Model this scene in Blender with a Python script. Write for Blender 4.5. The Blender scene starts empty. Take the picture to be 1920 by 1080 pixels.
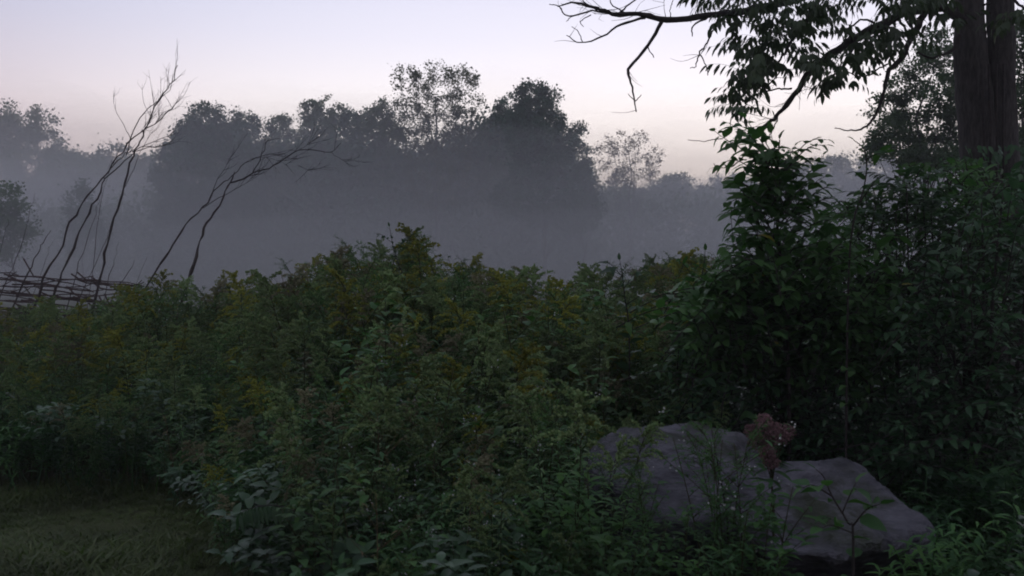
import bpy, math, random
import numpy as np
from mathutils import Vector, Matrix
from math import radians as R

sc = bpy.context.scene
col = sc.collection
# ------------------------------------------------------------------ camera, sky, sun, exposure
FPX = 1663.0                       # focal length in pixels of the 1920 wide photograph
PITCH = 1.72
cam_d = bpy.data.cameras.new('camera'); cam = bpy.data.objects.new('camera', cam_d); col.objects.link(cam)
cam_d.sensor_width = 36; cam_d.lens = FPX / 1920 * 36; cam_d.clip_start = .05; cam_d.clip_end = 3000
cam.location = (0, 0, 1.6); cam.rotation_euler = (R(90 - PITCH), 0, 0)
cam_d.dof.use_dof = True; cam_d.dof.focus_distance = 7.5; cam_d.dof.aperture_fstop = 5.6
sc.camera = cam

SUN_AZ, SUN_EL = 11.5, -1.0
world = bpy.data.worlds.new('World'); sc.world = world; world.use_nodes = True
nt = world.node_tree; nd = nt.nodes; lk = nt.links
bg = nd['Background']; bg.inputs[1].default_value = 0.12
sky = nd.new('ShaderNodeTexSky'); sky.sky_type = 'NISHITA'; sky.sun_disc = False
sky.sun_elevation = R(SUN_EL); sky.sun_rotation = R(SUN_AZ); sky.dust_density = 1.0; sky.ozone_density = 1.0
tc = nd.new('ShaderNodeTexCoord')
sep = nd.new('ShaderNodeSeparateXYZ'); lk.new(tc.outputs['Generated'], sep.inputs[0])
def sky_ramp(stops):
    r = nd.new('ShaderNodeValToRGB'); e = r.color_ramp.elements
    while len(e) > 1: e.remove(e[-1])
    e[0].position = stops[0][0]; e[0].color = (*stops[0][1], 1)
    for p, c in stops[1:]:
        k = e.new(p); k.color = (*c, 1)
    lk.new(sep.outputs[2], r.inputs[0]); return r
# twilight colours by sine of elevation: away from the dawn, and towards it
away = sky_ramp([(0, (.72, .45, .43)), (.08, (.70, .48, .50)), (.17, (.58, .49, .56)), (.28, (.40, .44, .60)), (.5, (.33, .355, .45)), (1, (.31, .325, .35))])
near = sky_ramp([(0, (1, .80, .66)), (.07, (1, .90, .80)), (.15, (1, .93, .90)), (.24, (.75, .735, .83)), (.34, (.56, .575, .72)), (.55, (.36, .38, .46)), (1, (.31, .325, .35))])
back = sky_ramp([(0, (.22, .20, .24)), (.15, (.26, .23, .27)), (.4, (.20, .21, .26)), (1, (.31, .325, .35))])
vm = nd.new('ShaderNodeVectorMath'); vm.operation = 'DOT_PRODUCT'
lk.new(tc.outputs['Generated'], vm.inputs[0]); vm.inputs[1].default_value = (math.sin(R(SUN_AZ)), math.cos(R(SUN_AZ)), 0)
mr = nd.new('ShaderNodeMapRange'); mr.interpolation_type = 'SMOOTHSTEP'; mr.inputs[1].default_value = .60; mr.inputs[2].default_value = 1.0
lk.new(vm.outputs['Value'], mr.inputs[0])
mx = nd.new('ShaderNodeMix'); mx.data_type = 'RGBA'
mr0 = nd.new('ShaderNodeMapRange'); mr0.interpolation_type = 'SMOOTHSTEP'; mr0.inputs[1].default_value = -.5; mr0.inputs[2].default_value = .72; lk.new(vm.outputs['Value'], mr0.inputs[0])
mx0 = nd.new('ShaderNodeMix'); mx0.data_type = 'RGBA'; lk.new(mr0.outputs[0], mx0.inputs['Factor']); lk.new(back.outputs[0], mx0.inputs['A']); lk.new(away.outputs[0], mx0.inputs['B'])
lk.new(mr.outputs[0], mx.inputs['Factor']); lk.new(mx0.outputs['Result'], mx.inputs['A'])
ns = nd.new('ShaderNodeVectorMath'); ns.operation = 'SCALE'; ns.inputs['Scale'].default_value = 1.16; lk.new(near.outputs[0], ns.inputs[0]); lk.new(ns.outputs[0], mx.inputs['B'])
wb = nd.new('ShaderNodeMix'); wb.data_type = 'RGBA'; wb.blend_type = 'MULTIPLY'; wb.inputs['Factor'].default_value = 1
lk.new(sky.outputs[0], wb.inputs['A']); wb.inputs['B'].default_value = (.95, .78, .95, 1)
mx2 = nd.new('ShaderNodeMix'); mx2.data_type = 'RGBA'; mx2.inputs['Factor'].default_value = .08
lk.new(mx.outputs['Result'], mx2.inputs['A']); lk.new(wb.outputs['Result'], mx2.inputs['B'])
lk.new(mx2.outputs['Result'], bg.inputs[0])
world.cycles.sampling_method = 'MANUAL'; world.cycles.sample_map_resolution = 512

sun_d = bpy.data.lights.new('sun', 'SUN'); sun = bpy.data.objects.new('sun', sun_d); col.objects.link(sun)
sun_d.energy = .02; sun_d.angle = R(10); sun_d.color = (1, .8, .65)
sun.rotation_euler = Vector((-math.sin(R(SUN_AZ)), -math.cos(R(SUN_AZ)), -math.tan(R(3)))).to_track_quat('-Z', 'Y').to_euler()
sc.view_settings.view_transform = 'Standard'; sc.view_settings.look = 'None'
sc.view_settings.exposure = 3.45; sc.view_settings.gamma = 1; sc.view_settings.use_curve_mapping = False
sc.render.engine = 'CYCLES'
cy = sc.cycles
cy.use_denoising = True; cy.max_bounces = 8; cy.diffuse_bounces = 3; cy.transmission_bounces = 4; cy.volume_bounces = 1
cy.transparent_max_bounces = 16; cy.sample_clamp_indirect = 4
cy.filter_width = 1.9

# ------------------------------------------------------------------ helpers
rng = np.random.default_rng(7); rd = random.Random(7)
CAMM = np.array(cam.rotation_euler.to_matrix())
def ray(px, py):
    d = CAMM @ np.array([(px - 960) / FPX, -(py - 540) / FPX, -1.0]); return d / d[1]
def at(px, py, Y): return np.array([0, 0, 1.6]) + ray(px, py) * Y
def gx(px, Y): return (px - 960) / FPX * Y

def mesh_from(name, V, F, M=None, mats=(), smooth=False):
    V = np.asarray(V, np.float32); F = np.asarray(F, np.int32)
    me = bpy.data.meshes.new(name); n = len(F)
    me.vertices.add(len(V)); me.vertices.foreach_set('co', V.ravel())
    me.loops.add(n * 3); me.loops.foreach_set('vertex_index', F.ravel())
    me.polygons.add(n); me.polygons.foreach_set('loop_start', np.arange(n, dtype=np.int32) * 3)
    me.polygons.foreach_set('loop_total', np.full(n, 3, np.int32))
    if M is not None: me.polygons.foreach_set('material_index', np.asarray(M, np.int32))
    if smooth: me.polygons.foreach_set('use_smooth', np.ones(n, bool))
    for m in mats: me.materials.append(m)
    me.update(calc_edges=True); me.validate(); return me

class Geo:
    def __init__(s): s.V = []; s.F = []; s.M = []; s.n = 0
    def add(s, V, F, m=0):
        V = np.asarray(V, float).reshape(-1, 3); F = np.asarray(F, int)
        s.V.append(V); s.F.append(F + s.n); s.M.append(np.full(len(F), m)); s.n += len(V)
    def inst(s, tpl, mats, m=0):
        V, F = tpl; k = len(mats)
        if k == 0: return
        W = np.einsum('kij,vj->kvi', mats[:, :3, :3], V) + mats[:, None, :3, 3]
        FF = (F[None] + (np.arange(k) * len(V))[:, None, None]).reshape(-1, 3)
        s.add(W.reshape(-1, 3), FF, m)
    def tube(s, pts, rad, sides=5, m=0):
        P = np.asarray(pts, float); n = len(P); rad = np.broadcast_to(rad, n)
        T = np.gradient(P, axis=0); T /= np.linalg.norm(T, axis=1)[:, None] + 1e-9
        a = np.array([0, 0, 1.]) if abs(T[0][2]) < .8 else np.array([1., 0, 0])
        u = np.cross(T[0], a); u /= np.linalg.norm(u); rings = []
        th = np.arange(sides) * 2 * math.pi / sides
        for i in range(n):
            u = u - T[i] * np.dot(u, T[i]); u /= np.linalg.norm(u) + 1e-9; v = np.cross(T[i], u)
            rings.append(P[i] + rad[i] * (np.cos(th)[:, None] * u + np.sin(th)[:, None] * v))
        V = np.concatenate(rings + [P[:1], P[-1:]]); F = []
        for i in range(n - 1):
            for j in range(sides):
                a_, b_ = i * sides + j, i * sides + (j + 1) % sides
                F += [(a_, b_, b_ + sides), (a_, b_ + sides, a_ + sides)]
        e0, e1 = n * sides, n * sides + 1
        for j in range(sides):
            F.append((e0, (j + 1) % sides, j)); F.append((e1, (n - 1) * sides + j, (n - 1) * sides + (j + 1) % sides))
        s.add(V, F, m)
    def mesh(s, name, mats, smooth=False):
        return mesh_from(name, np.concatenate(s.V), np.concatenate(s.F), np.concatenate(s.M), mats, smooth)
    def build(s, name, mats, parent=None, smooth=False, kind=None):
        if not isinstance(mats, (list, tuple)): mats = [mats]
        o = bpy.data.objects.new(name, s.mesh(name, mats, smooth)); col.objects.link(o)
        if parent: o.parent = parent; o.matrix_parent_inverse = Matrix.Translation(-Vector(parent.location))
        if kind: o['kind'] = kind
        return o

def thing(name, label, cat, loc=(0, 0, 0), group=None):
    o = bpy.data.objects.new(name, None); col.objects.link(o); o.location = loc; o.empty_display_size = .1
    o['label'] = label; o['category'] = cat
    if group: o['group'] = group
    return o
def ref(name, me, parent, M):                       # a part with shared mesh data, given its world matrix
    o = bpy.data.objects.new(name, me); col.objects.link(o); o.parent = parent
    o.matrix_local = Matrix.Translation(-Vector(parent.location)) @ Matrix(M)
    return o

def smooth_line(pts, n=4, jit=0.0):
    """Catmull-Rom through 3D points."""
    P = np.asarray(pts, float); Q = np.vstack([2 * P[0] - P[1], P, 2 * P[-1] - P[-2]]); out = []
    for i in range(1, len(Q) - 2):
        for t in np.linspace(0, 1, n, endpoint=False):
            a, b, c, d = Q[i - 1], Q[i], Q[i + 1], Q[i + 2]
            out.append(.5 * (2 * b + (c - a) * t + (2 * a - 5 * b + 4 * c - d) * t * t + (3 * b - a - 3 * c + d) * t ** 3))
    out.append(P[-1]); out = np.array(out)
    if jit: out[1:-1] += rng.normal(0, jit, out[1:-1].shape)
    return out

def frames(pos, dirs, ups, scale):
    """matrices with local Y along dirs, Z near ups"""
    pos = np.atleast_2d(pos); d = dirs / (np.linalg.norm(dirs, axis=1)[:, None] + 1e-9)
    x = np.cross(d, ups); x /= (np.linalg.norm(x, axis=1)[:, None] + 1e-9); z = np.cross(x, d)
    M = np.zeros((len(pos), 4, 4)); s = np.broadcast_to(scale, (len(pos),))[:, None]
    M[:, :3, 0] = x * s; M[:, :3, 1] = d * s; M[:, :3, 2] = z * s; M[:, :3, 3] = pos; M[:, 3, 3] = 1
    return M

def leaf_tpl(w=.45, fold=.12, droop=.25, seg=4, point=1.0, wav=0.0):
    """a leaf of length 1 along +Y, folded along its midrib and bending down"""
    t = np.linspace(0, 1, seg + 1); V = []; F = []
    for i, a in enumerate(t):
        ww = w * .5 * (math.sin(math.pi * a ** .75) ** (.8)) if 0 < i < seg else 0
        z = -droop * a * a; y = a * (1 - .15 * droop * a)
        if ww == 0: V.append([(0, y, z)])
        else: V.append([(-ww, y, z + fold * ww * 2 + wav * ((i % 2) - .5) * ww), (0, y, z), (ww, y, z + fold * ww * 2 - wav * ((i % 2) - .5) * ww)])
    off = np.cumsum([0] + [len(v) for v in V]); vv = np.array([p for v in V for p in v])
    F = [(0, off[1] + 1, off[1]), (0, off[1] + 2, off[1] + 1)]
    for i in range(1, seg - 1):
        a, b = off[i], off[i + 1]
        F += [(a, a + 1, b + 1), (a, b + 1, b), (a + 1, a + 2, b + 2), (a + 1, b + 2, b + 1)]
    a = off[seg - 1]; F += [(a, a + 1, off[seg]), (a + 1, a + 2, off[seg])]
    return vv, np.array(F)
def rand_dirs(n, up=0.0):
    d = rng.normal(0, 1, (n, 3)); d /= np.linalg.norm(d, axis=1)[:, None]; d[:, 2] += up
    return d / np.linalg.norm(d, axis=1)[:, None]

# ------------------------------------------------------------------ materials
def foliage_mat(name, c, c2, trans=.25, rough=.5, spec=.4, tcol=None, spread=.5):
    m = bpy.data.materials.new(name); m.use_nodes = True; n = m.node_tree.nodes; l = m.node_tree.links
    p = n['Principled BSDF']; out = n['Material Output']
    g = n.new('ShaderNodeNewGeometry'); oi = n.new('ShaderNodeObjectInfo')
    ad = n.new('ShaderNodeMath'); ad.operation = 'ADD'; l.new(g.outputs['Random Per Island'], ad.inputs[0]); l.new(oi.outputs['Random'], ad.inputs[1])
    fr = n.new('ShaderNodeMath'); fr.operation = 'FRACT'; l.new(ad.outputs[0], fr.inputs[0])
    mi = n.new('ShaderNodeMix'); mi.data_type = 'RGBA'; l.new(fr.outputs[0], mi.inputs['Factor'])
    mi.inputs['A'].default_value = (*c, 1); mi.inputs['B'].default_value = (*c2, 1)
    t = n.new('ShaderNodeTexCoord'); no = n.new('ShaderNodeTexNoise'); no.inputs['Scale'].default_value = 1.3; no.inputs['Detail'].default_value = 3
    l.new(g.outputs['Position'], no.inputs['Vector'])
    mp = n.new('ShaderNodeMapRange'); mp.inputs[1].default_value = .3; mp.inputs[2].default_value = .7; mp.inputs[3].default_value = 1 - spread; mp.inputs[4].default_value = 1 + spread
    l.new(no.outputs[0], mp.inputs[0])
    mu = n.new('ShaderNodeVectorMath'); mu.operation = 'SCALE'; l.new(mi.outputs['Result'], mu.inputs[0]); l.new(mp.outputs[0], mu.inputs['Scale'])
    l.new(mu.outputs[0], p.inputs['Base Color']); p.inputs['Roughness'].default_value = rough
    p.inputs['Specular IOR Level'].default_value = spec
    if trans:
        tr = n.new('ShaderNodeBsdfTranslucent'); ms = n.new('ShaderNodeMixShader'); ms.inputs[0].default_value = trans
        m2 = n.new('ShaderNodeMix'); m2.data_type = 'RGBA'; m2.blend_type = 'MULTIPLY'; m2.inputs['Factor'].default_value = 1
        l.new(mu.outputs[0], m2.inputs['A']); m2.inputs['B'].default_value = (*(tcol or (1.1, 1.5, .7)), 1)
        l.new(m2.outputs['Result'], tr.inputs[0]); l.new(p.outputs[0], ms.inputs[1]); l.new(tr.outputs[0], ms.inputs[2]); l.new(ms.outputs[0], out.inputs[0])
    return m
def noise_mat(name, c, c2, scale=8, rough=.9, bump=.3, spec=.2, stretch=(1, 1, 1), detail=6):
    m = bpy.data.materials.new(name); m.use_nodes = True; n = m.node_tree.nodes; l = m.node_tree.links; p = n['Principled BSDF']
    t = n.new('ShaderNodeTexCoord'); mp = n.new('ShaderNodeMapping'); mp.inputs['Scale'].default_value = stretch
    no = n.new('ShaderNodeTexNoise'); no.inputs['Scale'].default_value = scale; no.inputs['Detail'].default_value = detail; no.inputs['Roughness'].default_value = .65
    l.new(t.outputs['Object'], mp.inputs[0]); l.new(mp.outputs[0], no.inputs[0])
    cr = n.new('ShaderNodeValToRGB'); cr.color_ramp.elements[0].position = .32; cr.color_ramp.elements[1].position = .68
    cr.color_ramp.elements[0].color = (*c, 1); cr.color_ramp.elements[1].color = (*c2, 1)
    l.new(no.outputs[0], cr.inputs[0]); l.new(cr.outputs[0], p.inputs['Base Color'])
    b = n.new('ShaderNodeBump'); b.inputs['Strength'].default_value = bump; b.inputs['Distance'].default_value = .02
    l.new(no.outputs[0], b.inputs['Height']); l.new(b.outputs[0], p.inputs['Normal'])
    p.inputs['Roughness'].default_value = rough; p.inputs['Specular IOR Level'].default_value = spec
    return m
M_gold_leaf = foliage_mat('goldenrod leaf green', (.078, .155, .048), (.120, .205, .066))
M_gold_leaf2 = foliage_mat('fresh herb green', (.075, .160, .048), (.055, .125, .052), spec=.15, rough=.6)
M_herb = foliage_mat('dull herb green', (.042, .105, .045), (.062, .130, .055), rough=.6, spec=.15)
M_bloom = foliage_mat('goldenrod yellow', (.30, .30, .055), (.18, .23, .055), trans=.2, tcol=(1.1, 1, .5), rough=.8, spec=.1)
M_bud = foliage_mat('pale green florets', (.14, .24, .10), (.22, .29, .14), trans=.2, tcol=(1.1, 1, .5), rough=.8, spec=.1)
M_cream = foliage_mat('cream florets', (.26, .25, .17), (.18, .18, .11), trans=.2, tcol=(1.1, 1, .7), rough=.8, spec=.1)
M_white = foliage_mat('white petals', (.55, .55, .55), (.4, .42, .45), trans=.2, tcol=(1, 1, 1), rough=.8, spec=.1)
M_dry = noise_mat('dry brown stalk', (.09, .065, .035), (.17, .13, .075), 20)
M_stem = noise_mat('herb stem', (.035, .045, .02), (.06, .05, .025), 20)
M_shrub = foliage_mat('shrub leaf green', (.045, .110, .042), (.072, .150, .048), trans=.32, rough=.45, spec=.35)
M_shrub_dk = foliage_mat('dark glossy leaf', (.032, .080, .042), (.050, .108, .050), trans=.25, rough=.42, spec=.4)
M_yellow = foliage_mat('yellowed leaf', (.24, .22, .03), (.16, .17, .03), trans=.35, tcol=(1.2, 1.1, .4))
M_ash = foliage_mat('ash leaflet', (.040, .065, .035), (.055, .080, .040), trans=.2, rough=.5, spec=.4)
M_far = foliage_mat('woodland leaf', (.055, .105, .050), (.080, .120, .055), trans=.25, rough=.6, spec=.2)
M_far_dk = foliage_mat('evergreen needles', (.028, .085, .050), (.045, .11, .062), trans=.1, rough=.6, spec=.2)
M_far_olive = foliage_mat('olive autumn leaf', (.085, .085, .035), (.06, .08, .035), trans=.3, rough=.6, spec=.2)
M_fern = foliage_mat('fern yellow green', (.070, .110, .035), (.055, .085, .035), rough=.7, spec=.1)
M_pale = foliage_mat('pale backlit leaf', (.17, .125, .075), (.13, .11, .06), trans=.5, rough=.6, spec=.1, tcol=(1.3, 1.1, .8))  # pinkish tan leaf, its colour lightened to stand in for light from behind
M_mid = foliage_mat('maple leaf green', (.055, .100, .055), (.080, .125, .060), trans=.25, rough=.5, spec=.3)
M_bark = noise_mat('grey furrowed bark', (.035, .032, .034), (.11, .10, .10), 14, bump=1.0, stretch=(3, 3, .6))
M_twig = noise_mat('dark twig bark', (.03, .026, .028), (.06, .05, .05), 30)
M_wood = noise_mat('weathered stick', (.035, .028, .030), (.085, .065, .065), 30, stretch=(1, 1, .4))
M_withy = noise_mat('weathered withy', (.06, .045, .045), (.13, .09, .09), 25)
M_pink = foliage_mat('dusty pink florets', (.34, .21, .23), (.24, .15, .17), trans=.15, tcol=(1, .8, .8), rough=.8, spec=.1)
M_grass = foliage_mat('grass blade', (.075, .115, .040), (.110, .125, .060), trans=.3, rough=.5, spec=.3)
M_ground = noise_mat('meadow soil and turf', (.035, .045, .020), (.075, .085, .040), 3, bump=.6)
def rock_mat():
    m = noise_mat('grey granite', (.065, .065, .085), (.205, .20, .25), 5, rough=.85, bump=1.0, detail=12, stretch=(1, 1.6, 4))
    [x for x in m.node_tree.nodes if x.type == 'BUMP'][0].inputs['Distance'].default_value = .06
    n = m.node_tree.nodes; l = m.node_tree.links; p = n['Principled BSDF']
    no = n.new('ShaderNodeTexNoise'); no.inputs['Scale'].default_value = 1.6; no.inputs['Detail'].default_value = 8; no.inputs['Roughness'].default_value = .7
    t = n.new('ShaderNodeTexCoord'); l.new(t.outputs['Object'], no.inputs[0])
    r = n.new('ShaderNodeValToRGB'); r.color_ramp.elements[0].position = .50; r.color_ramp.elements[1].position = .62
    l.new(no.outputs[0], r.inputs[0]); mi = n.new('ShaderNodeMix'); mi.data_type = 'RGBA'; l.new(r.outputs[0], mi.inputs['Factor'])
    src = p.inputs['Base Color'].links[0].from_socket; l.new(src, mi.inputs['A']); mi.inputs['B'].default_value = (.06, .068, .055, 1)
    l.new(mi.outputs['Result'], p.inputs['Base Color']); return m
M_rock = rock_mat()

# ------------------------------------------------------------------ ground
def ground():
    xs = np.concatenate([np.linspace(-900, -30, 10), np.linspace(-24, 24, 60), np.linspace(30, 900, 10)])
    ys = np.concatenate([np.linspace(-300, -14, 6), np.linspace(-10, 34, 60), np.linspace(40, 1500, 14)])
    X, Y = np.meshgrid(xs, ys); Z = .03 * np.sin(X * 1.7 + 1) * np.cos(Y * 1.3) + .02 * np.sin(X * 3.1 + Y * 2.3)
    Z[(abs(X) > 25) | (Y > 34)] = 0
    V = np.stack([X, Y, Z - .03], -1).reshape(-1, 3); w = len(xs); F = []
    for j in range(len(ys) - 1):
        for i in range(w - 1):
            a = j * w + i; F += [(a, a + 1, a + w + 1), (a, a + w + 1, a + w)]
    g = Geo(); g.add(V, F); return g.build('ground', M_ground, smooth=True, kind='structure')
ground()

# ------------------------------------------------------------------ haze and ground mist
def vol_mat(name, c, density, aniso=.2):
    m = bpy.data.materials.new(name); m.use_nodes = True; n = m.node_tree.nodes; l = m.node_tree.links
    n.remove(n['Principled BSDF']); v = n.new('ShaderNodeVolumePrincipled'); v.inputs['Color'].default_value = (*c, 1)
    v.inputs['Density'].default_value = density; v.inputs['Anisotropy'].default_value = aniso
    l.new(v.outputs[0], n['Material Output'].inputs['Volume']); return m
def box(name, lo, hi, mat, kind):
    V = [(x, y, z) for x in (lo[0], hi[0]) for y in (lo[1], hi[1]) for z in (lo[2], hi[2])]
    F = [(0, 1, 3), (0, 3, 2), (4, 6, 7), (4, 7, 5), (0, 4, 5), (0, 5, 1), (2, 3, 7), (2, 7, 6), (0, 2, 6), (0, 6, 4), (1, 5, 7), (1, 7, 3)]
    g = Geo(); g.add(V, F); return g.build(name, mat, kind=kind)
HAZE = .0024
box('haze', (-180, -30, -1.2), (180, 150, 26), vol_mat('thin dawn haze', (.86, .88, .96), HAZE), 'stuff')
def mist(lo, hi, top, amp, seed, density, c=(.84, .84, .90)):
    """closed body of ground mist: flat underside, billowing top that thins out at its rim"""
    nx, ny = 110, 24; r = np.random.default_rng(seed); ph = r.uniform(0, 6.28, 8)
    u = np.linspace(0, 1, nx); v = np.linspace(0, 1, ny); U, W = np.meshgrid(u, v)
    X = lo[0] + (hi[0] - lo[0]) * U; Y = lo[1] + (hi[1] - lo[1]) * W
    n = (np.sin(X * .11 + ph[0]) + np.sin(Y * .17 + ph[1]) + .7 * np.sin(X * .23 + Y * .11 + ph[2]) + .5 * np.sin(X * .45 - Y * .2 + ph[3]) + .5 * np.sin(X * .9 + ph[4]) * np.cos(Y * .31 + ph[5]) + .3 * np.sin(X * 1.6 + ph[6])) / 3.6
    edge = np.minimum(1, np.minimum(np.minimum(U, 1 - U) * 9, np.minimum(W * 4, (1 - W) * 6)))
    Zt = .35 + (top + min(amp, top * .3) * n) * np.sin(edge * math.pi / 2) ; Zb = np.full_like(Zt, -.6 - .01 * seed)
    g = Geo(); VT = np.stack([X, Y, np.maximum(Zt, .1)], -1).reshape(-1, 3); VB = np.stack([X, Y, Zb], -1).reshape(-1, 3); N = nx * ny; F = []
    for j in range(ny - 1):
        for i in range(nx - 1):
            a = j * nx + i; F += [(a, a + 1, a + nx + 1), (a, a + nx + 1, a + nx), (N + a, N + a + nx + 1, N + a + 1), (N + a, N + a + nx, N + a + nx + 1)]
    rim = [i for i in range(nx)] + [j * nx + nx - 1 for j in range(1, ny)] + [(ny - 1) * nx + i for i in range(nx - 2, -1, -1)] + [j * nx for j in range(ny - 2, 0, -1)]
    for k in range(len(rim)):
        a, b = rim[k], rim[(k + 1) % len(rim)]; F += [(a, N + a, N + b), (a, N + b, b)]
    g.add(np.vstack([VT, VB]), F)
    return g.build('mist', vol_mat('ground mist', c, density), kind='stuff')
for i, (t, lo_y, hi_y, d) in enumerate([(3.0, 7.5, 124, .0065), (4.4, 13, 118, .003), (6.0, 20, 104, .005), (7.4, 26, 96, .008), (8.8, 33, 88, .010), (10.2, 38, 80, .007), (11.8, 42, 72, .004)]):
    mist((-95 - i, lo_y), (95 + i, hi_y), t, 1.5 + .15 * i, 3 + i, d)

# ------------------------------------------------------------------ far trees
LEAFCARD = leaf_tpl(.75, .15, .3, 2)
def card(): return np.array([(0, 0, 0), (.42, .5, .08), (0, 1, -.1), (-.42, .5, .08)]), np.array([(0, 1, 2), (0, 2, 3)])
CARD = card()
def in_ellipsoid(n, shell=.55):
    d = rand_dirs(n); r = rng.uniform(shell, 1, n) ** (1 / 1.6); return d * r[:, None]
def far_tree(name, label, Y, lobes, mat, dens=1.0, leaf=.26, clump=.45, trunk=True, group=None, per=60, upright=.2, cat='tree', fill=1.0):
    s = Y / FPX; cx = np.mean([l[0] for l in lobes]); root = thing(name, label, cat, (gx(cx, Y), Y, 0), group)
    g = Geo(); tg = Geo(); pos = []; cl = []
    for (x, y, rx, ry) in lobes:
        c = at(x, y, Y); rX, rZ = rx * s, ry * s; rY = .5 * (rX + rZ)
        leaf_, clump_ = leaf * .62, clump * .92; rx, ry = rx * 1.06, ry * 1.06; rX, rZ = rx * s, ry * s; rY = .5 * (rX + rZ); n = max(5, int(dens * 4.6 * (rX * rZ + rX * rY) / clump_ ** 2 * .5))
        p = in_ellipsoid(n) * np.array([rX, rY, rZ]) + c + np.array([0, rng.normal(0, rX * .3), 0]); cl.append(p)
    cl = np.concatenate(cl); cl = cl[cl[:, 2] > .3]
    k = rng.integers(int(per * .5), int(per * 1.5), len(cl)); idx = np.repeat(np.arange(len(cl)), k)
    P = cl[idx] + rng.normal(0, 1, (len(idx), 3)) * clump * np.array([.56, .56, .46]) * rng.uniform(.6, 1.2, len(cl))[idx][:, None]
    D = rand_dirs(len(P), upright); U = rand_dirs(len(P), .8)
    g.inst(CARD, frames(P, D, U, leaf_ * rng.uniform(.6, 1.25, len(P))))
    # trunk and limbs towards the clumps
    top = max(l[1] - l[3] * .2 for l in lobes if True); zt = cl[:, 2].max() * .86
    base = np.array([gx(cx, Y), Y, -.1]); hh = zt
    tp = np.array([base + np.array([rng.normal(0, .05 * i), rng.normal(0, .05 * i), hh * i / 6]) for i in range(7)]); r0 = max(.06, hh * .013)
    tg.tube(tp, np.linspace(r0, r0 * .25, 7), 7)
    for c in cl[rng.permutation(len(cl))[:min(len(cl), 34)]]:
        a = tp[min(5, max(1, int((c[2] / hh) * 6 * .6)))]
        mid = (a + c) / 2 + np.array([0, 0, -.04 * np.linalg.norm(c - a)])
        tg.tube(smooth_line([a, mid, c], 3), np.linspace(r0 * .14, .008, 7), 3)
    g.build('crown', mat, root, kind='stuff'); tg.build('trunk', M_bark, root)
    return root
FT = 'trees of the woodland edge across the misty field'
far_tree('pale_tree', 'pale distant round tree at the far left edge, highest in its corner', 112, [(35, 233, 36, 34), (18, 268, 45, 40), (45, 262, 35, 35)], M_far, .9, .5, .9, group=FT)
far_tree('pale_tree', 'pale distant narrow tree just right of the highest one in the left corner', 110, [(76, 232, 20, 28), (80, 262, 22, 32)], M_far, .9, .5, .9, group=FT)
far_tree('low_tree', 'low hazy tree sloping down right of the pale corner pair', 102, [(50, 320, 75, 40), (112, 290, 22, 22), (120, 315, 45, 32)], M_far, .9, .5, .9, group=FT)
far_tree('low_tree', 'small rounded hazy tree behind the tops of the leaning fence sticks', 98, [(203, 292, 26, 24), (205, 325, 50, 34), (165, 305, 22, 16)], M_far, .9, .45, .85, group=FT)
far_tree('low_tree', 'hazy low tree filling the notch left of the dense dark evergreens', 90, [(265, 325, 40, 30), (280, 350, 50, 40)], M_far, .8, .45, .85, group=FT)
far_tree('spruce_tree', 'faint dark spruce standing in mist left of the fence sticks', 52, [(158, 352, 10, 20), (155, 385, 24, 26), (156, 415, 34, 28), (156, 450, 42, 30)], M_far_dk, .7, .25, .4, group=FT)
far_tree('bushy_tree', 'darker bushy tree low at the left edge behind the fence', 40, [(15, 385, 42, 42), (50, 405, 28, 38), (5, 440, 60, 45)], M_far, .9, .22, .4, group=FT)
far_tree('evergreen_tree', 'dense dark evergreen, the taller of the two left of centre', 58, [(388, 225, 34, 26), (352, 250, 26, 22), (420, 262, 38, 38), (370, 275, 50, 34), (322, 290, 26, 18), (330, 330, 44, 40), (390, 330, 70, 60), (385, 400, 100, 60)], M_far_dk, 1.15, .26, .42, group=FT)
far_tree('evergreen_tree', 'dense dark evergreen with flat top right of the taller one', 59, [(457, 235, 26, 24), (440, 262, 28, 26), (470, 285, 34, 40), (465, 350, 50, 60)], M_far_dk, 1.1, .26, .42, group=FT)
far_tree('leafy_tree', 'short ragged leafy tree just right of the flat topped evergreen', 60, [(527, 243, 22, 24), (518, 285, 30, 40), (550, 262, 18, 18), (540, 330, 45, 50)], M_far, .95, .26, .42, group=FT)
far_tree('leafy_tree', 'ragged tree with two upright feathery tips left of centre', 60, [(580, 215, 14, 22), (605, 208, 16, 28), (632, 220, 14, 22), (600, 250, 38, 30), (605, 310, 50, 50)], M_far, .9, .25, .36, group=FT)
far_tree('leafy_tree', 'low dark leafy tree filling the line before the tall airy tree', 59, [(655, 228, 16, 22), (680, 240, 20, 22), (665, 275, 38, 34), (665, 330, 48, 50)], M_far_dk, 1, .26, .4, group=FT)
far_tree('leafy_tree', 'leafy tree tucked against the left side of the tall airy tree', 58, [(720, 210, 14, 20), (708, 235, 22, 26), (730, 265, 30, 36), (715, 320, 45, 50)], M_far, 1, .25, .4, group=FT)
far_tree('tall_tree', 'tallest airy tree with sky showing through its open round crown', 57, [(762, 152, 22, 24), (752, 185, 16, 20), (798, 145, 20, 24), (830, 140, 24, 20), (868, 155, 26, 28), (888, 190, 14, 26), (800, 190, 30, 26), (848, 195, 34, 26), (775, 225, 28, 26), (826, 238, 34, 28), (872, 235, 24, 26), (790, 275, 38, 34), (850, 285, 40, 36), (820, 340, 60, 50)], M_far_olive, .58, .22, .38, group=FT, per=42)
far_tree('leafy_tree', 'short leafy tree in the dip between the airy tree and the pine', 58, [(928, 222, 12, 18), (915, 255, 26, 26), (930, 300, 36, 42), (935, 350, 45, 45)], M_far, .95, .26, .4, group=FT)
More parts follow.
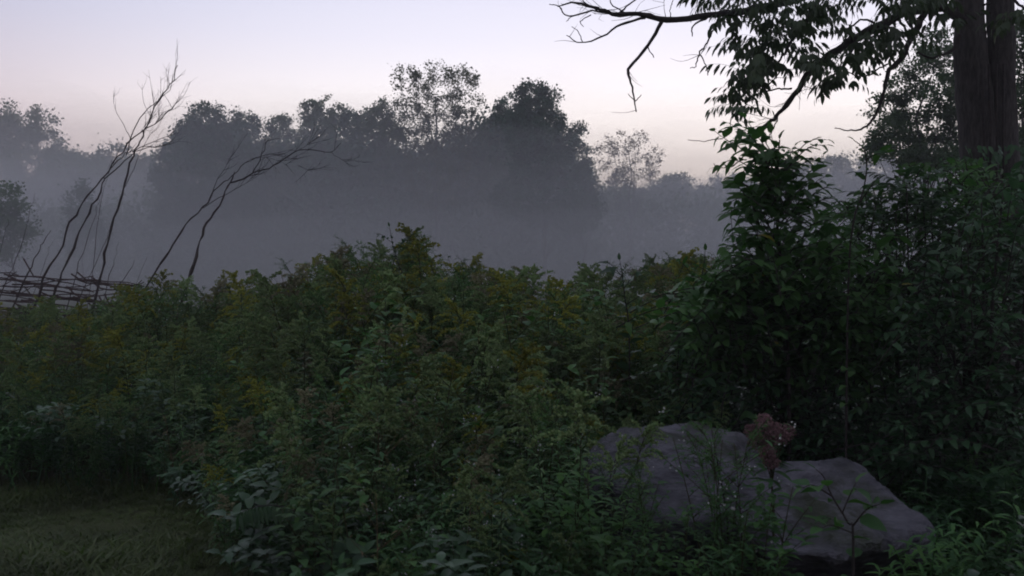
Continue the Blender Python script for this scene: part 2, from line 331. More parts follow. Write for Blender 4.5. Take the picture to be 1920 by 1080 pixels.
far_tree('pine_tree', 'dark conical pine right of centre with a drooping right flank', 52, [(1000, 172, 26, 20), (978, 190, 24, 22), (1022, 195, 24, 26), (945, 205, 14, 14), (965, 225, 32, 24), (1015, 235, 46, 30), (1000, 270, 52, 32), (1055, 262, 30, 24), (1088, 245, 12, 10), (1080, 280, 22, 18), (1025, 310, 62, 36), (1075, 330, 40, 30), (1020, 370, 90, 50)], M_far_dk, 1.0, .24, .36, group=FT)
far_tree('bushy_tree', 'dark bush at the foot of the pine, beside the delicate backlit sapling', 53, [(1100, 318, 16, 22), (1090, 350, 34, 34), (1080, 400, 50, 40)], M_far_dk, 1, .24, .38, group=FT)
far_tree('sapling', 'delicate backlit sapling with sparse leaves against the bright dawn sky', 60, [(1135, 285, 18, 34), (1165, 272, 20, 26), (1158, 310, 24, 30), (1195, 275, 18, 24), (1205, 310, 24, 30), (1232, 290, 12, 22), (1180, 335, 45, 20)], M_pale, .60, .20, .36, group=FT, per=26)
far_tree('bushy_tree', 'hazy domed bush right of the backlit sapling', 72, [(1268, 352, 32, 24), (1240, 362, 30, 22), (1290, 375, 45, 30), (1215, 385, 50, 30), (1150, 390, 60, 34)], M_far, 1, .3, .5, group=FT)
far_tree('low_tree', 'low spiky hazy tree at the lowest dip of the skyline', 84, [(1342, 345, 10, 16), (1330, 365, 24, 18), (1375, 352, 20, 22), (1395, 368, 40, 26), (1350, 395, 60, 30)], M_far, 1, .32, .5, group=FT)
far_tree('low_tree', 'hazy tree line seen right behind the young leaning shrub leaves', 74, [(1515, 332, 24, 24), (1555, 322, 30, 26), (1480, 345, 30, 26), (1600, 320, 34, 28), (1540, 370, 80, 40)], M_far, 1, .3, .5, group=FT)
far_tree('low_tree', 'grey misty tree mass behind the shrub left of the double trunk', 70, [(1665, 325, 40, 30), (1730, 322, 44, 34), (1790, 330, 40, 34), (1700, 370, 100, 44), (1860, 330, 60, 40)], M_far, 1, .3, .5, group=FT)
def wood_mass(name, x0, x1, Y0, Y1, z1, n, leaf, mat, seed):
    r = np.random.default_rng(seed); k = n // 26; c = np.stack([r.uniform(x0, x1, k), r.uniform(Y0, Y1, k), r.uniform(0, 1, k) ** .9 * z1], 1)
    wob = .70 + .30 * (.5 + .5 * np.sin(c[:, 0] * .31 + seed) * np.cos(c[:, 0] * .13)); c[:, 2] *= wob * np.clip(np.minimum(c[:, 0] - x0, x1 - c[:, 0]) / (.16 * (x1 - x0)) + .25, 0, 1)
    P = np.repeat(c, 26, 0) + r.normal(0, 1, (k * 26, 3)) * leaf * 1.6
    g = Geo(); g.inst(CARD, frames(P, rand_dirs(len(P), .1), rand_dirs(len(P), .6), leaf * r.uniform(.6, 1.3, len(P)))); return g.build(name, mat, kind='stuff')
wood_mass('woodland_undergrowth', -42, 46, 60, 68, 7.0, 80000, .30, M_far, 5)
wood_mass('woodland_undergrowth', gx(290, 60), gx(1110, 60), 57, 64, 11.0, 90000, .28, M_far_dk, 8)
wood_mass('woodland_undergrowth', gx(-60, 92), gx(300, 92), 90, 98, 11.5, 50000, .42, M_far, 9)
wood_mass('far_woodland', -85, 90, 118, 128, 9.5, 70000, .55, M_far, 6)

# ------------------------------------------------------------------ wattle fence with leaning sticks
FY = 13.5
def pline(pts, Y, n=3): return smooth_line([at(x, y, Y) for x, y in pts], n)
def to_ground(pts, Y):
    """extend a traced stick down to the ground along its lowest piece"""
    a, b = at(*pts[0], Y), at(*pts[1], Y); b = at(*pts[min(2, len(pts) - 1)], Y); d = a - b; k = (a[2] + .15) / max(.05, -d[2]); return a + d * k
def branch_twigs(g, line, r, n, L, spread=.7, t0=.4, sub=True):
    for _ in range(n):
        i = int(len(line) * rng.uniform(t0, .97)); i = min(max(i, 0), len(line) - 2); a = line[i]; d = line[i + 1] - line[i]; d /= np.linalg.norm(d)
        q = d + rng.normal(0, spread, 3) * np.array([1, .6, .6]) + np.array([0, 0, .25]); q /= np.linalg.norm(q); l = L * rng.uniform(.4, 1)
        b = a + q * l * .5 + rng.normal(0, .04, 3) * l; c = a + q * l + np.array([0, 0, .08 * l]) + rng.normal(0, .08, 3) * l
        ln = smooth_line([a, b, c], 3); g.tube(ln, np.linspace(r, r * .35, len(ln)), 3)
        if sub and l > .25:
            for _ in range(3):
                j = rng.integers(1, len(ln) - 1); e = ln[j] + (q + rng.normal(0, .6, 3)) * l * .35; g.tube([ln[j], (ln[j] + e) / 2 + rng.normal(0, .015, 3), e], [r * .5, r * .4, r * .2], 3)
fence = thing('wattle_fence', 'rustic wattle fence of woven brown sticks with leaning stakes at the far left', 'fence', (gx(120, FY), FY, 0))
stakes = [
    ([(0, 470), (14, 420), (16, 410)], 14.6, .008, 0, 0), ([(7, 540), (22, 505), (45, 445), (60, 390), (66, 363)], 14.4, .011, 0, 0),
    ([(32, 560), (52, 512), (70, 475), (82, 455), (96, 432)], 13.2, .019, 0, 0), ([(75, 520), (88, 475), (100, 452)], 14.8, .007, 0, 0),
    ([(72, 555), (82, 520), (117, 460), (132, 415), (155, 380), (192, 335), (220, 295), (250, 257), (280, 237), (305, 220), (330, 195), (341, 180)], 13.2, .023, 12, .62),
    ([(102, 560), (112, 525), (132, 480), (150, 435), (175, 385), (192, 350), (197, 332), (212, 310), (237, 290), (252, 280)], 13.1, .027, 4, .4),
    ([(177, 565), (185, 530), (197, 475), (207, 425), (225, 375), (235, 340), (250, 290), (265, 265), (275, 235), (300, 185), (320, 160), (333, 122)], 13.0, .029, 18, .6),
    ([(137, 540), (155, 475), (175, 415), (185, 380), (197, 340)], 14.4, .010, 0, 0), ([(175, 495), (182, 430), (190, 370), (203, 320), (210, 300)], 14.9, .008, 0, 0),
    ([(165, 525), (195, 460), (205, 430)], 14.5, .011, 0, 0), ([(207, 517), (215, 485), (223, 455)], 14.5, .009, 0, 0),
    ([(217, 550), (235, 520), (252, 487)], 13.3, .014, 0, 0), ([(265, 505), (275, 482)], 14.9, .007, 0, 0)]
for pts, Y, r, nt_, L in stakes:
    foot = to_ground(pts, Y); line = smooth_line([foot] + [at(x, y, Y) for x, y in pts], 3, .011); g = Geo(); r *= .68
    n = len(line); g.tube(line, r * (1.05 - .8 * np.linspace(0, 1, n)) * (1 + .16 * rng.normal(0, 1, n)), 6)
    st = g.build('stake', M_wood, fence)
    if nt_:
        t = Geo(); branch_twigs(t, line, .0045, nt_, L * .8, .4, .66); o = t.build('twig', M_twig); o['kind'] = 'stuff'; o.parent = st; o.matrix_parent_inverse = st.matrix_basis.inverted() @ Matrix.Identity(4)
        o.matrix_parent_inverse = (Matrix.Translation(Vector(fence.location)) @ Matrix.Translation(-Vector(fence.location))).inverted()
extra = [([(197, 335), (225, 310), (255, 285), (290, 275), (312, 270)], .010), ([(237, 290), (247, 255), (262, 222), (290, 195), (318, 168), (329, 130)], .010), ([(250, 285), (285, 265), (330, 250)], .007),
         ([(245, 262), (232, 235), (215, 205), (212, 170)], .005), ([(262, 275), (300, 275), (325, 268)], .005), ([(225, 372), (245, 330), (262, 290), (285, 250), (310, 215)], .006)]
g = Geo()
for pts, r in extra:
    ln = pline(pts, 13.15, 3); ln = ln + rng.normal(0, .008, ln.shape); g.tube(ln, np.linspace(r, r * .35, len(ln)), 4); branch_twigs(g, ln, .003, 4, .3, .5, .4)
g.build('branch', M_twig, fence)
# woven withies, each a rod weaving in front of and behind the stakes
def zfence(px): return 1.6 - (np.interp(px, [-120, 0, 120, 200, 270, 420], [498, 510, 521, 521, 530, 545]) - 490) / FPX * FY
row = 0
z = .18
while z < 1.6:
    px = -150 + rng.uniform(0, 90)
    while px < 205:
        L = min(rng.uniform(110, 230), 268 - px); zz = z + rng.normal(0, .03)
        if zz < zfence(px + L / 2) + .05:
            npt = 9; tilt = rng.normal(-.12, .09); xs = np.linspace(px, px + L, npt); ph = rng.uniform(0, 6.28)
            P = np.array([[gx(x, FY), FY + .035 * math.sin(x / 30 * math.pi / 2 + row * math.pi) + rng.normal(0, .01), zz + tilt * (x - px) / FPX * FY + .008 * math.sin(i * 1.7 + ph)] for i, x in enumerate(xs)])
            P[-1, 2] += rng.normal(0, .05); P[0, 2] += abs(rng.normal(0, .06)); g = Geo(); g.tube(P, np.linspace(.013, .007, npt), 4); g.build('withy', M_withy, fence)
        px += L * rng.uniform(.6, .95)
    z += .036; row += 1
# two leaning dead saplings
def dead(label, main, side, Y, r, group=None):
    b = to_ground(main, Y); t = thing('dead_sapling', label, 'dead sapling', (b[0], b[1], 0), group)
    g = Geo(); ln = smooth_line([b] + [at(x, y, Y) for x, y in main], 3, .008); n = len(ln)
    g.tube(ln, .72 * r * (1.05 - .8 * np.linspace(0, 1, n)) * (1 + .18 * rng.normal(0, 1, n)), 6); g.build('trunk', M_wood, t)
    for pts, rr in side:
        g = Geo(); l2 = pline(pts, Y, 3) + rng.normal(0, .005, (len(pline(pts, Y, 3)), 3)); g.tube(l2, np.linspace(rr, rr * .3, len(l2)), 5)
        branch_twigs(g, l2, .004, 5, .35, .6, .35); g.build('branch', M_twig, t)
    return t
dead('bare dead sapling leaning right, the thicker rightmost pole with long forked branches', [(347, 545), (355, 520), (367, 480), (380, 440), (387, 417), (410, 387), (422, 360), (435, 335), (440, 322)],
     [([(432, 342), (455, 336), (475, 325), (505, 315), (530, 300), (560, 282), (585, 280), (620, 285), (640, 267)], .013), ([(474, 323), (482, 310), (495, 280), (500, 265), (525, 260)], .009),
      ([(620, 284), (640, 300), (655, 308)], .004), ([(455, 336), (470, 330), (490, 322)], .006), ([(560, 282), (575, 272), (590, 262)], .004), ([(560, 310), (585, 322)], .004)], 12.4, .033)
dead('slimmer bare dead sapling leaning right, just left of the thick forked one', [(292, 510), (300, 495), (325, 460), (350, 420), (380, 390), (400, 360), (415, 345), (435, 330), (460, 305), (475, 297)],
     [([(472, 298), (500, 290), (520, 290), (560, 300)], .006), ([(400, 360), (408, 335), (425, 310), (440, 285)], .006), ([(380, 390), (410, 372), (450, 350), (480, 330)], .007), ([(460, 305), (490, 295), (520, 300), (545, 312)], .004)], 12.8, .021)

# ------------------------------------------------------------------ herb prototypes
def curve_pts(p0, d0, L, n, bend):
    P = [np.array(p0, float)]; d = np.array(d0, float); d /= np.linalg.norm(d)
    for i in range(n):
        P.append(P[-1] + d * L / n); d = d + np.array(bend) / n; d /= np.linalg.norm(d)
    return np.array(P)
NARROW = leaf_tpl(.16, .1, .45, 3); OVAL = leaf_tpl(.46, .14, .28, 4); BROAD = leaf_tpl(.62, .12, .3, 4); LANCE = leaf_tpl(.3, .14, .35, 4)
FLORET = (np.array([(0, 0, 0), (.5, .5, .2), (0, 1, 0), (-.5, .5, .2), (0, .5, .6)]), np.array([(0, 1, 4), (1, 2, 4), (2, 3, 4), (3, 0, 4)]))
def goldenrod_proto(H, plume, seed, bushy=1.0):
    """returns meshes (stem, foliage, plume) for a plant H metres tall"""
    r = np.random.default_rng(seed); st = Geo(); lf = Geo(); pl = Geo(); az = r.uniform(0, 6.28)
    stem = curve_pts((0, 0, 0), (r.normal(0, .06), r.normal(0, .06), 1), H * .86, 11, (math.cos(az) * .25, math.sin(az) * .25, -.05)); stem = np.vstack([stem, curve_pts(stem[-1], stem[-1] - stem[-2], H * .17, 3, (math.cos(az) * .8, math.sin(az) * .8, -.2))[1:]]); st.tube(stem, np.linspace(.0045, .0018, 15), 4)
    n = int(60 * bushy * H / 1.3); t = np.linspace(.22, .84, n); P = np.array([stem[min(13, int(a * 14))] * (1 - (a * 14) % 1) + stem[min(14, int(a * 14) + 1)] * ((a * 14) % 1) for a in t])
    a = np.arange(n) * 2.4 + r.normal(0, .3, n); D = np.stack([np.cos(a), np.sin(a), r.normal(.45, .25, n)], 1); S = (.135 - .075 * t) * r.uniform(.75, 1.2, n)
    lf.inst(NARROW, frames(P, D, np.tile([0, 0, 1.], (n, 1)), S))
    nb = int((17 if plume else 11) * bushy)
    for i in range(nb):
        q = .74 + .26 * (i / nb); k = min(13.99, q * 14); p = stem[int(k)] + (stem[int(k) + 1] - stem[int(k)]) * (k % 1)
        aa = az + r.normal(0, 1.2); L = (.25 * (1 - (q - .74) / .34) + .04) * r.uniform(.6, 1.25)
        b = curve_pts(p, (math.cos(aa), math.sin(aa), .9 + .9 * (q - .74) / .26), L, 6, (math.cos(aa) * .5, math.sin(aa) * .5, -2.1 + 1.5 * (q - .74) / .26)); st.tube(b, np.linspace(.0018, .0008, 7), 3)
        if plume:
            m = int(L * 190) + 5; tt = r.uniform(.2, 1, m) * 5.99; B = np.array([b[int(x)] + (b[int(x) + 1] - b[int(x)]) * (x % 1) for x in tt]) + r.normal(0, .004, (m, 3)); B[:, 2] += .006
            pl.inst(FLORET, frames(B, rand_dirs(m, .5), rand_dirs(m, .5), r.uniform(.011, .022, m)))
        m = int(8 + 50 * L) if not plume else 4; tt = r.uniform(.05, .98, m) * 5.99; B = np.array([b[int(x)] + (b[int(x) + 1] - b[int(x)]) * (x % 1) for x in tt])
        lf.inst(NARROW, frames(B, rand_dirs(m, .5), rand_dirs(m, .8), r.uniform(.018, .042, m)))
    return st, lf, (pl if plume else None)
def herb_proto(H, tpl, size, seed, nbr=7, per=9, flowers=0, droop=.2):
    r = np.random.default_rng(seed); st = Geo(); lf = Geo(); fl = Geo()
    stem = curve_pts((0, 0, 0), (r.normal(0, .1), r.normal(0, .1), 1), H, 10, (r.normal(0, .2), r.normal(0, .2), 0)); st.tube(stem, np.linspace(.005, .002, 11), 4); lines = [stem]
    for i in range(nbr):
        k = r.uniform(3, 9.5); p = stem[int(k)]; a = i * 2.4 + r.normal(0, .4); b = curve_pts(p, (math.cos(a), math.sin(a), .9), H * r.uniform(.18, .34), 6, (0, 0, -droop)); st.tube(b, np.linspace(.0025, .001, 7), 3); lines.append(b)
    for ln in lines:
        m = per * 2 if ln is stem else per; n = len(ln) - 1; tt = np.linspace(.2, .999, m) * n; B = np.array([ln[int(x)] + (ln[min(n, int(x) + 1)] - ln[int(x)]) * (x % 1) for x in tt])
        a = np.arange(m) * 2.5 + r.uniform(0, 6); lf.inst(tpl, frames(B, np.stack([np.cos(a), np.sin(a), r.normal(.35, .25, m)], 1), np.tile([0, 0, 1.], (m, 1)), size * r.uniform(.6, 1.15, m)))
        if flowers and ln is not stem:
            m = flowers; fl.inst(FLORET, frames(ln[-1] + r.normal(0, .02, (m, 3)), rand_dirs(m, 1), rand_dirs(m, .5), r.uniform(.010, .017, m)))
    return st, lf, (fl if flowers else None)
def meshes(parts, mats, nm):
    names = ('stem', 'foliage', nm); return [(names[i], p.mesh(names[i], [mats[i]])) for i, p in enumerate(parts) if p is not None and p.V]
KINDS = {}
KINDS['gold'] = [meshes(goldenrod_proto(1.3, True, s), (M_stem, M_gold_leaf, M_bloom), 'flower_plume') for s in (1, 2, 3)]
KINDS['bud'] = [meshes(goldenrod_proto(1.3, True, s), (M_stem, M_gold_leaf, M_bud), 'flower_plume') for s in (4, 5, 6)]
KINDS['green'] = [meshes(goldenrod_proto(1.3, False, s, 1.2), (M_stem, M_gold_leaf2, M_bud), 'flower_plume') for s in (7, 8, 9)]
KINDS['cream'] = [meshes(goldenrod_proto(1.3, True, s), (M_stem, M_gold_leaf, M_cream), 'flower_plume') for s in (10, 11)]
KINDS['herb'] = [meshes(herb_proto(1.1, LANCE, .075, s, 8, 9), (M_stem, M_herb, M_white), 'flower') for s in (12, 13, 14)]
KINDS['aster'] = [meshes(herb_proto(1.1, LANCE, .055, s, 10, 9, 3), (M_stem, M_herb, M_white), 'flower') for s in (15, 16)]
KINDS['broad'] = [meshes(herb_proto(1.0, OVAL, .095, s, 6, 7), (M_stem, M_gold_leaf2, M_white), 'flower') for s in (17, 18, 19)]
KINDS['dry'] = [meshes(herb_proto(1.1, NARROW, .07, s, 9, 3, 0, .0), (M_dry, M_dry, M_dry), 'flower') for s in (31, 32)]
NAMES = {'dry': ('dry_stalk', 'thin brown dead branching stalk'), 'gold': ('goldenrod', 'goldenrod with muted yellow drooping plume'), 'bud': ('goldenrod', 'goldenrod with pale green unopened plume'), 'green': ('meadow_herb', 'feathery green goldenrod shoot without flowers'),
         'cream': ('goldenrod', 'goldenrod with faded cream plume'), 'herb': ('meadow_herb', 'slender dull green branching weed'), 'aster': ('aster', 'branching weed with tiny white flowers'), 'broad': ('leafy_weed', 'bushy weed with oval green leaves')}

# instancer for the uncountable rest
proto_col = {}
def combined(kind):
    if kind in proto_col: return proto_col[kind]
    c = bpy.data.collections.new('source_' + kind)
    for v in KINDS[kind]:
        # join the parts of one variant into one mesh
        Vs, Fs, Ms, mats, n = [], [], [], [], 0
        for i, (nm, me) in enumerate(v):
            a = np.empty(len(me.vertices) * 3, np.float32); me.vertices.foreach_get('co', a); f = np.empty(len(me.loops), np.int32); me.loops.foreach_get('vertex_index', f)
            Vs.append(a.reshape(-1, 3)); Fs.append(f.reshape(-1, 3) + n); Ms.append(np.full(len(f) // 3, i)); mats.append(me.materials[0]); n += len(me.vertices)
        c.objects.link(bpy.data.objects.new('source', mesh_from('source', np.concatenate(Vs), np.concatenate(Fs), np.concatenate(Ms), mats)))
    proto_col[kind] = c; return c
def scatter(name, coll, P, rot, scl):
    me = bpy.data.meshes.new(name); me.vertices.add(len(P)); me.vertices.foreach_set('co', np.asarray(P, np.float32).ravel())
    for nm, ty, dat in (('rot', 'FLOAT_VECTOR', rot), ('scl', 'FLOAT', scl), ('idx', 'INT', rng.integers(0, 1000, len(P)) % max(1, len(coll.objects)))):
        at_ = me.attributes.new(nm, ty, 'POINT'); at_.data.foreach_set('vector' if ty == 'FLOAT_VECTOR' else 'value', np.asarray(dat, np.int32 if ty == 'INT' else np.float32).ravel())
    o = bpy.data.objects.new(name, me); col.objects.link(o); o['kind'] = 'stuff'
    ng = bpy.data.node_groups.new(name, 'GeometryNodeTree'); ng.interface.new_socket('Geometry', in_out='INPUT', socket_type='NodeSocketGeometry'); ng.interface.new_socket('Geometry', in_out='OUTPUT', socket_type='NodeSocketGeometry')
    N = ng.nodes; L = ng.links; gi = N.new('NodeGroupInput'); go = N.new('NodeGroupOutput'); ip = N.new('GeometryNodeInstanceOnPoints'); ci = N.new('GeometryNodeCollectionInfo')
    ci.inputs['Collection'].default_value = coll; ci.inputs['Separate Children'].default_value = True; ci.inputs['Reset Children'].default_value = True
    def attr(nm, ty):
        a = N.new('GeometryNodeInputNamedAttribute'); a.data_type = ty; a.inputs['Name'].default_value = nm; return a.outputs['Attribute']
    L.new(gi.outputs[0], ip.inputs['Points']); L.new(ci.outputs[0], ip.inputs['Instance']); ip.inputs['Pick Instance'].default_value = True
    L.new(attr('idx', 'INT'), ip.inputs['Instance Index']); L.new(attr('rot', 'FLOAT_VECTOR'), ip.inputs['Rotation']); L.new(attr('scl', 'FLOAT'), ip.inputs['Scale']); L.new(ip.outputs[0], go.inputs[0])
    md = o.modifiers.new('scatter', 'NODES'); md.node_group = ng; return o

# ------------------------------------------------------------------ meadow layout
TOPX = [-200, 0, 100, 200, 250, 300, 350, 400, 450, 500, 545, 562, 600, 650, 700, 730, 765, 800, 850, 900, 960, 1000, 1060, 1100, 1160, 1200, 1300, 1400, 2200]
TOPY = [574, 576, 578, 570, 544, 528, 572, 536, 538, 556, 552, 500, 492, 496, 482, 458, 480, 480, 512, 516, 520, 552, 564, 536, 515, 525, 495, 470, 470]
def limit(px, Y): return 1.6 - (np.interp(px, TOPX, TOPY) - 490) / FPX * Y
def front(px): return np.interp(px, [-300, 0, 250, 370, 410, 450, 520, 600, 1060, 1110, 1160, 1700, 1760, 1900, 2300], [6.4, 6.2, 6.15, 5.6, 4.9, 4.1, 3.5, 3.0, 3.0, 3.3, 5.2, 5.2, 2.9, 2.6, 2.6])
def natural(px, Y):
    left = np.interp(Y, [6.1, 7, 9, 14], [.72, .95, 1.08, 1.15]) + .38 * np.clip((px - 200) / 80, 0, 1) * np.clip((Y - 7) / 3, 0, 1); mid = np.interp(Y, [2.5, 3, 4, 5.5, 6.5, 8, 14], [.5, .66, .98, 1.15, 1.34, 1.9, 1.9])
    w = np.clip((px - 430) / 130, 0, 1); h = left * (1 - w) + mid * w
    h = np.where((px > 1090) & (Y < 5.8), np.minimum(h, .95), h)
    return h
ppx = []; 
def sample(n, p0, p1, Y0, Y1):
    px = rng.uniform(p0, p1, n); u = rng.uniform(0, 1, n); Y = np.sqrt(Y0 ** 2 + (Y1 ** 2 - Y0 ** 2) * u); return px, Y
px, Y = sample(5200, -120, 1330, 2.6, 13.2)
ok = (Y > front(px)) & ~((px > 585) & (px < 668) & (Y > 5.0) & (Y < 6.9)) & ~((px < 300) & (Y > 12.6))
px, Y = px[ok], Y[ok]
H = np.minimum(natural(px, Y), limit(px, Y)) * np.where(rng.uniform(0, 1, len(px)) < .09, rng.uniform(.95, 1.06, len(px)), rng.uniform(.58, .85, len(px))) * (1 + .07 * np.sin(px * .035 + Y * 2.1) * np.cos(px * .013 - Y * 1.7))
keep = H > .25; px, Y, H = px[keep], Y[keep], H[keep]
r_ = rng.uniform(0, 1, len(px)); kind = np.empty(len(px), object)
clus = .5 + .5 * np.sin(px * .017 + Y * 1.1) * np.cos(px * .007 - Y * .7)         # drifts of the kinds
for i in range(len(px)):
    back = Y[i] > 6.8
    w = dict(gold=.05 + .22 * clus[i] * back, bud=.30, green=.34, cream=.05 + (.30 if (400 < px[i] < 640 and Y[i] < 5.6) else 0), herb=.12 + (.22 if not back else 0), aster=.02 + (.05 if Y[i] < 6 else 0), dry=.035, broad=.04 + (.10 if not back else 0))
    ks = list(w); v = np.array([w[k] for k in ks]); kind[i] = ks[int(np.searchsorted(np.cumsum(v / v.sum()), r_[i]))]
base_h = {'dry': 1.15, 'gold': 1.3, 'bud': 1.3, 'green': 1.3, 'cream': 1.3, 'herb': 1.12, 'aster': 1.12, 'broad': 1.0}
def zone(px, Y):
    if px < 300 and Y > 9: return 'below the wattle fence at left'
    if px < 430: return 'in the thicket behind the grass'
    if px < 560 and Y > 6.6: return 'in the dip behind the cream plumes'
    if Y > 6.9: return ('in the tall clump against the mist' if px < 1000 else 'between tall clump and leafy shrub')
    if px < 700: return 'at the near clump beside the grass'
    if px < 1110: return 'in the near thicket by the boulder'
    return 'behind the boulder under the shrub'
# the ones that show largest are individuals: tall for their surroundings, near or on the skyline
score = H / Y * (1 + .5 * (H > .93 * np.minimum(natural(px, Y), limit(px, Y)))) + rng.uniform(0, .03, len(px))
order = np.argsort(-score); sel = []; cnt = {}
for i in order:
    nm = NAMES[kind[i]][0]
    lim = 290 if nm == 'goldenrod' else 130
    if cnt.get(nm, 0) < lim: sel.append(i); cnt[nm] = cnt.get(nm, 0) + 1
selset = set(sel)
def plant(kindname, x, y, h, rz, label, grp=None, lean=(0, 0)):
    v = KINDS[kindname][rd.randrange(len(KINDS[kindname]))]; nm = NAMES[kindname][0]; t = thing(nm, label, nm.replace('_', ' '), (x, y, 0), grp); s = h / base_h[kindname]
    t.rotation_euler = (lean[0], lean[1], rz); t.scale = (s, s, s)
    for pn, me in v:
        o = bpy.data.objects.new(pn, me); col.objects.link(o); o.parent = t
        if pn in ('foliage', 'flower_plume', 'flower'): o['kind'] = 'stuff'
    return t
rest = {}
for i in range(len(px)):
    x = gx(px[i], Y[i]); rz = rng.uniform(0, 6.28)
    if i in selset:
        rel = H[i] / min(float(natural(px[i], Y[i])), float(limit(px[i], Y[i]))); plant(kind[i], x, Y[i], H[i], rz, ('tall ' if rel > .88 else 'short ' if rel < .68 else '') + NAMES[kind[i]][1] + ' ' + zone(px[i], Y[i]), NAMES[kind[i]][0].replace('_', ' ') + ' plants ' + zone(px[i], Y[i]), (rng.normal(0, .08), rng.normal(0, .08)))
    else: rest.setdefault(kind[i], []).append((x, Y[i], H[i] / base_h[kind[i]], rz))
for k, L in rest.items():
    A = np.array(L); rot = np.stack([rng.normal(0, .1, len(A)), rng.normal(0, .1, len(A)), A[:, 3]], 1)
    scatter('meadow_growth', combined(k), np.stack([A[:, 0], A[:, 1], np.full(len(A), -.02)], 1), rot, A[:, 2])

# low dense ground herbs that close the base of the thickets
def low_cover():
    c = bpy.data.collections.new('source_cover')
    for s in range(3):
        st, lf, _ = herb_proto(.5, (LANCE, OVAL, NARROW)[s], .075, 40 + s, 8, 8); lf.add(np.concatenate(st.V), np.concatenate(st.F), 0)
        c.objects.link(bpy.data.objects.new('source', lf.mesh('source', [(M_herb, M_shrub_dk, M_gold_leaf2)[s]])))
    px, Y = sample(5200, -120, 2100, 2.5, 12.6); ok = Y > front(px) - .12; px, Y = px[ok], Y[ok]
    return scatter('ground_cover', c, np.stack([gx(px, Y), Y, np.full(len(px), -.02)], 1), np.stack([rng.normal(0, .2, len(px)), rng.normal(0, .2, len(px)), rng.uniform(0, 6.28, len(px))], 1), rng.uniform(.5, 1.25, len(px)))
low_cover()
# grass
def grass():
    c = bpy.data.collections.new('source_grass'); G3 = leaf_tpl(.07, .05, .5, 3)
    for s in range(3):
        g = Geo(); m = 34; a = rng.uniform(0, 6.28, m); P = np.stack([rng.normal(0, .05, m), rng.normal(0, .05, m), np.zeros(m)], 1)
        g.inst(G3, frames(P, np.stack([np.cos(a) * .5, np.sin(a) * .5, rng.uniform(.5, 1.3, m)], 1), np.tile([0, 0, 1.], (m, 1)), rng.uniform(.05, .13, m)))
        c.objects.link(bpy.data.objects.new('source', g.mesh('source', [M_grass])))
    n = 9000; x = rng.uniform(-5.2, .9, n); y = rng.uniform(2.6, 7.0, n); pxx = x / y * FPX + 960; ok = y < front(pxx) + .35; x, y = x[ok], y[ok]
    n = 15000; x = rng.uniform(-5.2, .9, n); y = rng.uniform(2.6, 7.0, n); pxx = x / y * FPX + 960; ok = y < front(pxx) + .35; x, y = x[ok], y[ok]; patch = .75 + .5 * np.sin(x * 2.2 + 1) * np.sin(y * 3.1); s = np.clip(patch * rng.uniform(.5, 1.3, len(x)) * .8 * np.where(rng.uniform(0, 1, len(x)) < .03, 1.7, 1), .25, 1.7)
    scatter('grass', c, np.stack([x, y, np.full(len(x), -.03)], 1), np.stack([rng.normal(0, .15, len(x)), rng.normal(0, .15, len(x)), rng.uniform(0, 6.28, len(x))], 1), s)
    # far field grass behind the thicket
    n = 5000; x = rng.uniform(-14, 14, n); y = rng.uniform(12.4, 26, n)
    scatter('field_grass', c, np.stack([x, y, np.full(n, -.03)], 1), np.stack([np.zeros(n), np.zeros(n), rng.uniform(0, 6.28, n)], 1), rng.uniform(2.5, 5, n))
grass()

